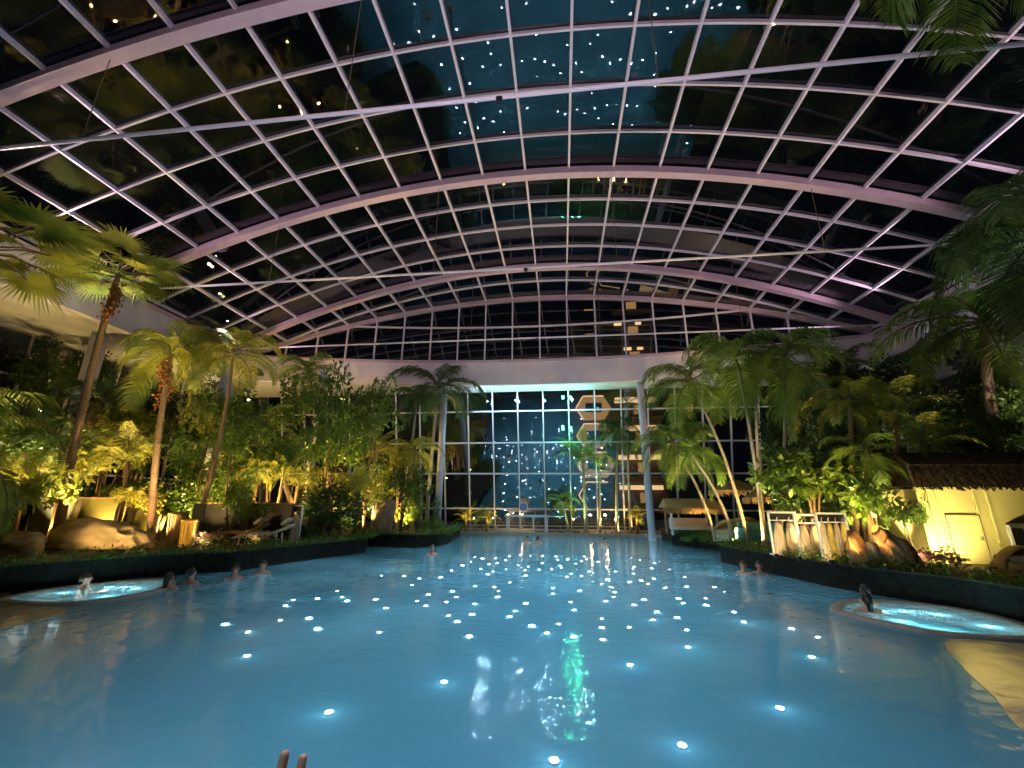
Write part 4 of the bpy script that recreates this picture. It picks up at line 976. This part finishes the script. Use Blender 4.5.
# ------------------------------------------------------------------ the hotel tower outside
o = empty('hotel_tower', (6.6, 50, -1.4), 'amber lit hotel tower seen through the glass wall', 'building')
tx0 = 1.4; 
b = MB(); b.box((0, 3, 13), (10.2, 6, 26)); b.build('wall', M['tower'], o)
FH = 3.35
for k in range(8):
    z = 3.2+k*FH
    # hexagonal bay
    cx = -2.6; hx = [(cx+1.9*math.cos(a), z+1.45+1.45*math.sin(a)) for a in [math.pi/6+0.5236+i*math.pi/3 for i in range(6)]]
    hx = [(cx-2.1, z+1.45), (cx-1.2, z+2.9), (cx+1.2, z+2.9), (cx+2.1, z+1.45), (cx+1.2, z+.05), (cx-1.2, z+.05)]
    b = MB(); b.poly([(x, -.35, zz) for x, zz in hx]) if k < 4 else b.box((cx, -.1, z+1.2), (1.1, .3, .5))
    for i in range(6 if k < 4 else 0):
        (xa_, za), (xb_, zb) = hx[i], hx[(i+1) % 6]; b.quad((xa_, -.35, za), (xb_, -.35, zb), (xb_, .3, zb), (xa_, .3, za))
    bay = b.build('bay', M['lit_soft' if k else 'tower'], o)
    b = MB(); b.box((cx, -.4, z+1.5), (1.9, .12, 1.1)); b.build('window', M['dark'], bay)
    b = MB()
    for i in ((0, 1, 5) if k < 4 else ()): 
        (xa_, za), (xb_, zb) = hx[i], hx[(i+1) % 6]; b.bar([(xa_, -.42, za), (xb_, -.42, zb)], .12, .14, (0, 1, 0))
    if k < 4: b.build('light_strip', M['lit'], bay)
    b = MB()
    if k < 4: b.box((2.2, -.5, z+2.3), (4.6, 1.0, .45))
    else: b.box((.9+(k % 2), -.1, z+2.2), (.9, .2, .35)); b.box((3.4, -.1, z+2.2), (.7, .2, .3))
    b.build('lit_canopy', M['lit'], o)
    b = MB(); b.box((2.7, -.6, z+.2), (4.8, 1.4, .16)); b.build('balcony_slab', M['tower'], o)
    b = MB(); b.box((2.7, -.1, z+1.2), (1.2, .3, 1.1)); b.build('window', M['lit_soft'], o)
for cx, cz in ((-3.9, 3), (6.3, 2)):
    pass

# green lamps on the glass wall
for i, (px, py) in enumerate(((563, 398), (571, 398), (563, 429), (571, 430))):
    v = at(px, py, 32.2 if py < 410 else 32.7)
    o = empty('green_lamp', v, ['green lamp on the upper glass wall, left one', 'green lamp on the upper glass wall, right one', 'green lamp lower on the glass wall, left one', 'green lamp lower on the glass wall, right one'][i], 'lamp')
    b = MB(); b.lathe([(.004, -.1), (.07, -.07), (.1, 0), (.07, .07), (.004, .1)], 12); b.build('bulb', M['green_lamp'], o, True)
    b = MB(); b.box((0, .12, 0), (.06, .16, .06)); b.build('bracket', M['dark'], o)
    light('lamp', 'POINT', v+Vector((0, -.3, 0)), 38, (0.05, 1.0, 0.40), size=.1)

# ------------------------------------------------------------------ lamps
def garden_spot(p, power, label, color=(1.0, 0.66, 0.22), aim=None, cone=110, group='amber garden spotlights'):
    o = empty('garden_spotlight', p, label, 'spotlight', group)
    b = MB(); b.lathe([(.0, 0), (.05, 0), (.06, .02), (.07, .12), (.055, .12), (.05, .09), (0, .09)], 12); b.build('housing', M['dark'], o, True)
    b = MB(); b.lathe([(.003, .095), (.045, .095), (.04, .1), (.003, .102)], 10); b.build('lens', M['warm_lamp'], o, True)
    a = aim or (p[0], p[1]+.4, p[2]+4)
    light('lamp', 'SPOT', Vector(p)+Vector((0, 0, .16)), power*(2.6 if p[0] < 2 else 3.0), color, aim=a, size=.06, spot=cone, blend=.8)
AMB = (1.0, 0.64, 0.20)
GL = 'small amber garden spotlight hidden low in the planting'
for px, Y, pw in ((-20, 12.5, 320), (15, 11.6, 200), (45, 13.0, 260), (85, 13.9, 260), (100, 17, 420), (148, 14.5, 300), (160, 16.5, 420), (190, 15.8, 300), (200, 20, 500),
                  (235, 17.6, 320), (262, 17.4, 300), (285, 18.2, 260), (300, 21.5, 420), (330, 22.5, 380), (355, 22.8, 300), (388, 24.0, 380), (400, 25.0, 420), (380, 27, 300), (345, 19.9, 160),
                  (-40, 17, 500), (40, 20, 500), (120, 22, 400), (250, 24, 420)):
    p = gp(px, Y); garden_spot(p, pw, GL, AMB, (p.x+.2, p.y+.9, p.z+4.5))
for px, Y, pw in ((10, 10.6, 14), (62, 11.9, 20), (100, 12.35, 20), (122, 12.6, 12)):  # low spots added to warm the grey boulders
    p = gp(px, Y); garden_spot(p, pw, GL, AMB, (p.x+.3, p.y+1.6, p.z+.9))
for px, Y, pw in ((922, 13.0, 70), (958, 13.45, 80), (992, 12.8, 80), (777, 15.0, 9), (800, 14.4, 9), (832, 13.6, 10)):  # spots added to brighten the hut wall and the dull robes
    p = gp(px, Y); garden_spot(p, pw, 'amber spotlight added on the kerb to brighten the hut and the robes', (1.0, .80, .34), (p.x+.2, p.y+1.2, 1.9), 130, 'added hut and robe spotlights')
for px, Y, t in ((203, 14.2, (207, 545, 14.9)), (252, 14.9, (257, 540, 15.6)), (143, 13.1, (151, 470, 14.0)), (183, 14.6, (196, 460, 15.5)), (160, 13.4, (160, 420, 14.1)), (196, 14.8, (212, 400, 15.5))):
    p = gp(px, Y); garden_spot(p, 120 if px < 200 and px != 203 else 9, 'small amber garden spotlight right on the left kerb', (1.0, .62, .28), tuple(at(*t)), 60 if px < 200 else 120, 'left kerb spotlights')
for p, t in (((13.5, 19, G), (17.5, 25, 11)), ((15.5, 14, G), (18.9, 18, 11)), ((10.5, 22, G), (12, 28, 11)), ((-18.5, 14, G), (-21.5, 15, 11)), ((-15, 20.5, G), (-19, 25, 11)), ((-11.5, 24.5, G), (-12, 28, 11))):  # spots added as bounce light on the dim ring beam
    garden_spot(p, 420, 'pale spotlight added in the planting to brighten the ring beam', (1.0, .88, .80), t, 70, 'added beam spotlights')
for px, Y, pw in ((735, 20.6, 260), (760, 18.8, 240), (785, 16.0, 120), (790, 20, 160), (815, 15.4, 100), (845, 14.6, 110), (855, 13.1, 26), (885, 12.6, 30), (905, 17, 120), (840, 19, 160), (872, 14.4, 120), (950, 16.8, 80), (700, 24.6, 120), (880, 17.5, 160)):
    p = gp(px, Y); garden_spot(p, pw, GL, AMB, (p.x-.1, p.y+1.0, p.z+4))
for px, pw in ((466, 60), (487, 60), (637, 60), (575, 60), (605, 60), (620, 60)):
    p = gp(px, 33.7, .18); garden_spot(p, pw, 'small amber spotlight on the far walkway', AMB, (p.x, p.y+.4, 3), group='walkway spotlights')
for px, Y, t, pw in ((60, 12.0, at(118, 275, 13), 700), (146, 13.2, at(172, 350, 14.3), 550), (200, 14.7, at(233, 354, 15.6), 500), (-60, 8.6, at(-12, 250, 9.5), 500), (-85, 8.2, at(-30, 420, 9), 160),
                     (950, 15.6, at(984, 322, 16.5), 620), (900, 14.9, at(895, 418, 15.6), 200), (960, 15.4, at(940, 440, 17), 160), (856, 15.0, at(850, 405, 16), 220), (930, 16.9, at(925, 450, 15.2), 120), (872, 14.6, at(866, 455, 15.2), 100), (830, 19.5, at(812, 400, 21), 260), (735, 19.4, at(693, 400, 20.5), 420), (772, 17.6, at(745, 375, 19.5), 330), (800, 17.6, at(784, 380, 19), 300), (418, 26, at(438, 400, 28), 350)):
    p = gp(px, Y); garden_spot(p, pw, 'amber garden spotlight aimed up into a palm crown', (1.0, .74, .30) if px < 500 or px > 820 else (1, .86, .62), tuple(t), 46, 'palm spotlights')
for x in (-5.6, -3.4, -1.2, 1.0):  # lamps added to tint the soffit blue and glint on the water
    v = Vector((x, 31.4, 9.9)); o = empty('added_soffit_lamp', v, 'added pale blue lamp hung under the white soffit over the glass wall', 'lamp', 'added soffit lamps')
    b = MB(); b.lathe([(.0, 0), (.05, 0), (.06, .1), (.02, .14), (0, .14)], 12); b.build('housing', M['white'], o, True)
    b = MB(); b.tube([(0, 0, .12), (0, 0, 1.02)], .008, 5); b.build('cord', M['dark'], o)
    light('lamp', 'POINT', v+Vector((0, 0, -.1)), 120, (.42, .75, 1.0), size=.05)
for px, tgt, pw, cc in ((578, (583, 462, 33.9), 260, (.35, 1.0, .45)), (560, (562, 502, 33.9), 60, (.35, 1.0, .45)), (612, (618, 440, 33.8), 200, (.7, 1.0, .5))):
    p = gp(px, 33.45, .18); garden_spot(p, pw, 'green tinted spotlight at the foot of the middle palms', cc, tuple(at(*tgt)), 60, 'green palm spotlights')
garden_spot((10.6, 10.4, G), 14, 'amber spotlight added on the kerb to lighten the rounded daybed', (1.0, .75, .36), (12.7, 12.2, 1.0), 90, None)  # small spot added because the daybed is dark
garden_spot((10.1, 8.0, G), 40, 'amber spotlight added on the kerb for golden glints on the shallow shelf', (1.0, .75, .36), (6.6, 6.4, 0), 90)  # grazing spot added for gold highlights on the shelf ripples
# warm round lamps under the left gallery
for i, (px, py, Y) in enumerate(((208, 404, 26), (218, 404, 26), (244, 406, 25), (249, 400, 26.4), (201, 428, 22), (242, 428, 24))):
    v = at(px, py, Y); o = empty('globe_lamp', v, ['warm globe lamp behind the left palms, left of a pair', 'warm globe lamp behind the left palms, right of a pair', 'bright warm globe lamp left of the pale column', 'small warm globe lamp above the pale column', 'lone warm globe lamp below the pair', 'low warm globe lamp beside the pale column'][i], 'lamp')
    b = MB(); b.lathe([(.004, -.11), (.08, -.08), (.11, 0), (.08, .08), (.004, .11)], 12); b.build('globe', M['warm_lamp'], o, True)
    b = MB(); b.tube([(0, 0, .1), (0, 0, 10.9-v.z)], .01, 5); b.build('cord', M['dark'], o)
    light('lamp', 'POINT', v+Vector((0, -.2, -.1)), 45, (1, .72, .4), size=.1)
# warm ceiling lamps of the walkway
for i, px in enumerate((508, 522, 590, 605)):
    v = at(px, 515, 35.0); o = empty('wall_lamp', v, 'small warm lamp under the lowest transom of the glass wall', 'lamp', 'walkway lamps')
    b = MB(); b.lathe([(.004, .08), (.06, .06), (.14, -.05), (.12, -.05), (.004, .04)], 12); b.build('shade', M['warm_lamp'], o, True)
    light('lamp', 'POINT', v+Vector((0, -.25, -.1)), 14, (1, .6, .25), size=.06)
# added pool floods with invented housings, then the added roof washes
b = MB(); b.box((0, 0, .06), (.16, .12, .12)); b.bar([(0, 0, .1), (0, 0, .2)], .03, .03, (0, 1, 0)); FLB = b.mesh('added_flood_housing', M['dark'])
for i, (p, a, pw, c, cone) in enumerate(ADDED_FLOODS):
    d = (Vector(a)-Vector(p)).normalized(); link('added_flood_housing', FLB, ceiling, p)
    light('added_flood_lamp', 'SPOT', Vector(p)+d*.3, pw, c, aim=a, size=.12, spot=cone, blend=1.0)
for p, a, pw, c in UPS:
    light('added_wash_lamp', 'SPOT', p, pw, c, aim=a, size=.15, spot=120, blend=.8)

# ------------------------------------------------------------------ people
def skin_body(name, chain, edges, m, parent, sub=2):
    me = bpy.data.meshes.new(name); me.from_pydata([c[0] for c in chain], edges, []); me.materials.append(M[m])
    o = link(name, me, parent); md = o.modifiers.new('skin', 'SKIN'); md.use_smooth_shade = True
    for i, c in enumerate(chain): me.skin_vertices[0].data[i].radius = (c[1], c[2] if len(c) > 2 else c[1])
    me.skin_vertices[0].data[0].use_root = True
    s = o.modifiers.new('sub', 'SUBSURF'); s.levels = sub; s.render_levels = sub
    return o
def person(p, rz, label, hair='hair_brown', recline=0.0, long=False, arms='float'):
    """bather up to the shoulders in the water; p = point where the spine crosses the water"""
    root = empty('person', (p[0], p[1], -.99), label, 'person', rz=rz); root.scale = (1.12,)*3; Z = .95
    ch = [((0, 0, Z-.75), .15, .11), ((0, .0, Z-.5), .135, .10), ((0, .0, Z-.22), .16, .11), ((0, .01, Z-.06), .13, .09), ((0, .0, Z+.03), .055, .055), ((0, -.01, Z+.10), .055, .06),
          ((0, -.015, Z+.17), .082, .095), ((0, -.01, Z+.245), .07, .085)]
    ed = [(0, 1), (1, 2), (2, 3), (3, 4), (4, 5), (5, 6), (6, 7)]
    def add(pt, r, par, r2=None): ch.append((pt, r, r2 or r)); ed.append((par, len(ch)-1)); return len(ch)-1
    for s in (-1, 1):
        a = add((s*.17, .0, Z-.05), .058, 3); a = add((s*.29, -.10, Z-.2), .042, a); a = add((s*.33, -.3, Z-.16), .034, a); a = add((s*.30, -.38, Z-.15), .03, a, .018)
        h = add((s*.09, 0, Z-.86), .085, 0); h = add((s*.1, -.28, Z-.9), .065, h)
        h = add((s*.1, -.36, Z-.93), .05, h)
    body = skin_body('body', ch, ed, 'skin', root)
    hm = MB(); # hair cap
    k = 18; rings = []
    for i in range(8):
        t = i/7; zz = Z+.16+.15*math.sin(t*math.pi/2); rr = .098*math.cos(t*math.pi/2*.97)
        rings.append([(rr*.92*math.cos(6.283*j/k), .012+rr*1.08*math.sin(6.283*j/k)+(.014 if math.sin(6.283*j/k) > 0 else .012*t), zz+(-.045 if math.sin(6.283*j/k) > .2 and i == 0 else .035 if math.sin(6.283*j/k) < -.3 and i == 0 else 0)) for j in range(k)])
    hm.rings(rings); hm.build('hair', M[hair], root, True)
    if long:
        b = MB(); b.tube([(0, .06, Z+.2), (0, .11, Z+.08), (0, .1, Z-.04)], lambda t: .075-.03*t, 10); b.build('hair', M[hair], root, True)
    for s in (-1, 1):
        b = MB(); b.lathe([(.002, -.012), (.011, -.006), (.013, 0), (.011, .006), (.002, .012)], 8, (s*.032, -.098, Z+.19)); b.build('eye', M['eye'], root, True)
        b = MB(); b.lathe([(.002, -.03), (.012, -.018), (.015, .01), (.012, .026), (.002, .032)], 8, (s*.084, .0, Z+.175)); b.build('ear', M['skin'], root, True)
    b = MB(); b.tube([(0, -.095, Z+.2), (0, -.116, Z+.165), (0, -.1, Z+.155)], lambda t: .009+.007*t, 7); b.build('nose', M['skin'], root, True)
    b = MB(); b.tube([(-.022, -.094, Z+.125), (0, -.101, Z+.124), (.022, -.094, Z+.125)], .006, 6); b.build('mouth', M['lips'], root, True)
    if recline: root.rotation_euler = (recline, 0, rz)
    return root
def wp(px, py): return atz(px, py, .02)
v = wp(234, 578); person(v, .5, 'person in the water by the left bank facing the camera, left one of two', 'hair')
v = wp(262, 573); person(v, .5, 'person in the water by the left bank facing the camera, right one of two', 'hair')
v = wp(84, 589); person((v.x, v.y), 2.2, 'person leaning back in the left whirlpool basin', 'hair_brown')
v = wp(164, 588); person((v.x+.1, v.y), 3.3, 'dark haired person seen from behind at the left basin, nearer one', 'hair', long=True)
v = wp(171, 584); person((v.x+.3, v.y+.3), 3.0, 'dark haired person behind the other at the left basin', 'hair')
v = wp(869, 611); person((v.x, v.y), 2.9, 'dark haired person seen from behind in the right basin, nearer one', 'hair', long=True)
v = wp(873, 605); person((v.x+.1, v.y+.35), 3.1, 'dark haired person in the right basin, further one', 'hair')
v = wp(744, 573); person(v, -.6, 'person resting against the right kerb, left of the couple', 'hair_brown')
v = wp(757, 573); person((v.x+.05, v.y-.1), -.2, 'person resting against the right kerb, right of the couple', 'hair_brown')
v = wp(527, 543); person(v, .2, 'distant bather in front of the pavilion, left one', 'hair_brown')
v = wp(538, 543); person(v, 3.0, 'distant dark haired bather in front of the pavilion, right one', 'hair')
v = wp(432, 554); person(v, .3, 'distant bather near the far left planted corner', 'hair_brown')
v = wp(605, 545); person(v, .3, 'distant bather right of the green lit palms', 'hair')

# the photographer's hand, fingertips rising into the lower edge of the frame
tip = CAM+(fw+RV*((286-512)/F)-UV*((760-384)/F))*.52
root = empty('hand', tip-Vector((0, 0, .3)), 'raised hand at the bottom edge, only two fingertips in view', 'hand')
T = tip-root.location
rt = Vector((1, .12, 0)).normalized(); fwv = Vector((-.12, 1, 0)).normalized()
palm_c = T+Vector((.011, -.024, -.113)); 
ch = [(palm_c+Vector((0, -.05, -.30)), .042, .036), (palm_c+Vector((0, -.03, -.16)), .034, .03), (palm_c+Vector((0, -.012, -.06)), .028, .02), (palm_c, .036, .015), (palm_c+Vector((0, .008, .035)), .036, .013)]
ed = [(0, 1), (1, 2), (2, 3), (3, 4)]
tips = []
for k, (off, ln) in enumerate(((-.034, .066), (-.011, .078), (.012, .074), (.034, .058))):
    par = 4; q = palm_c+rt*off+Vector((0, .01, .048)); prev = par
    drop = (.06, 0, 0, .05)[k]
    for j in range(4):
        z = ln*(j/3.0); bend = (drop*.9 if drop else .012)*(j/3.0)**1.6
        pt = q+Vector((0, bend, z-(drop*.8*(j/3.0)**1.5)))
        ch.append((pt, .0092-.0011*j, .0085-.001*j)); ed.append((prev, len(ch)-1)); prev = len(ch)-1
    tips.append(ch[-1][0])
prev = 2
for j in range(3):
    pt = palm_c-rt*(.03+.02*j)+Vector((0, .015+.008*j, -.035+.03*j)); ch.append((pt, .012-.0015*j, .011-.0015*j)); ed.append((prev, len(ch)-1)); prev = len(ch)-1
tips.append(ch[-1][0])
skin_body('palm_and_fingers', ch, ed, 'skin', root)
for t in tips:
    b = MB(); b.lathe([(.0005, -.005), (.0032, -.003), (.0036, .001), (.002, .004), (.0005, .005)], 10, t+Vector((0, -.0045, -.012))); b.build('nail', M['nail'], root, True)
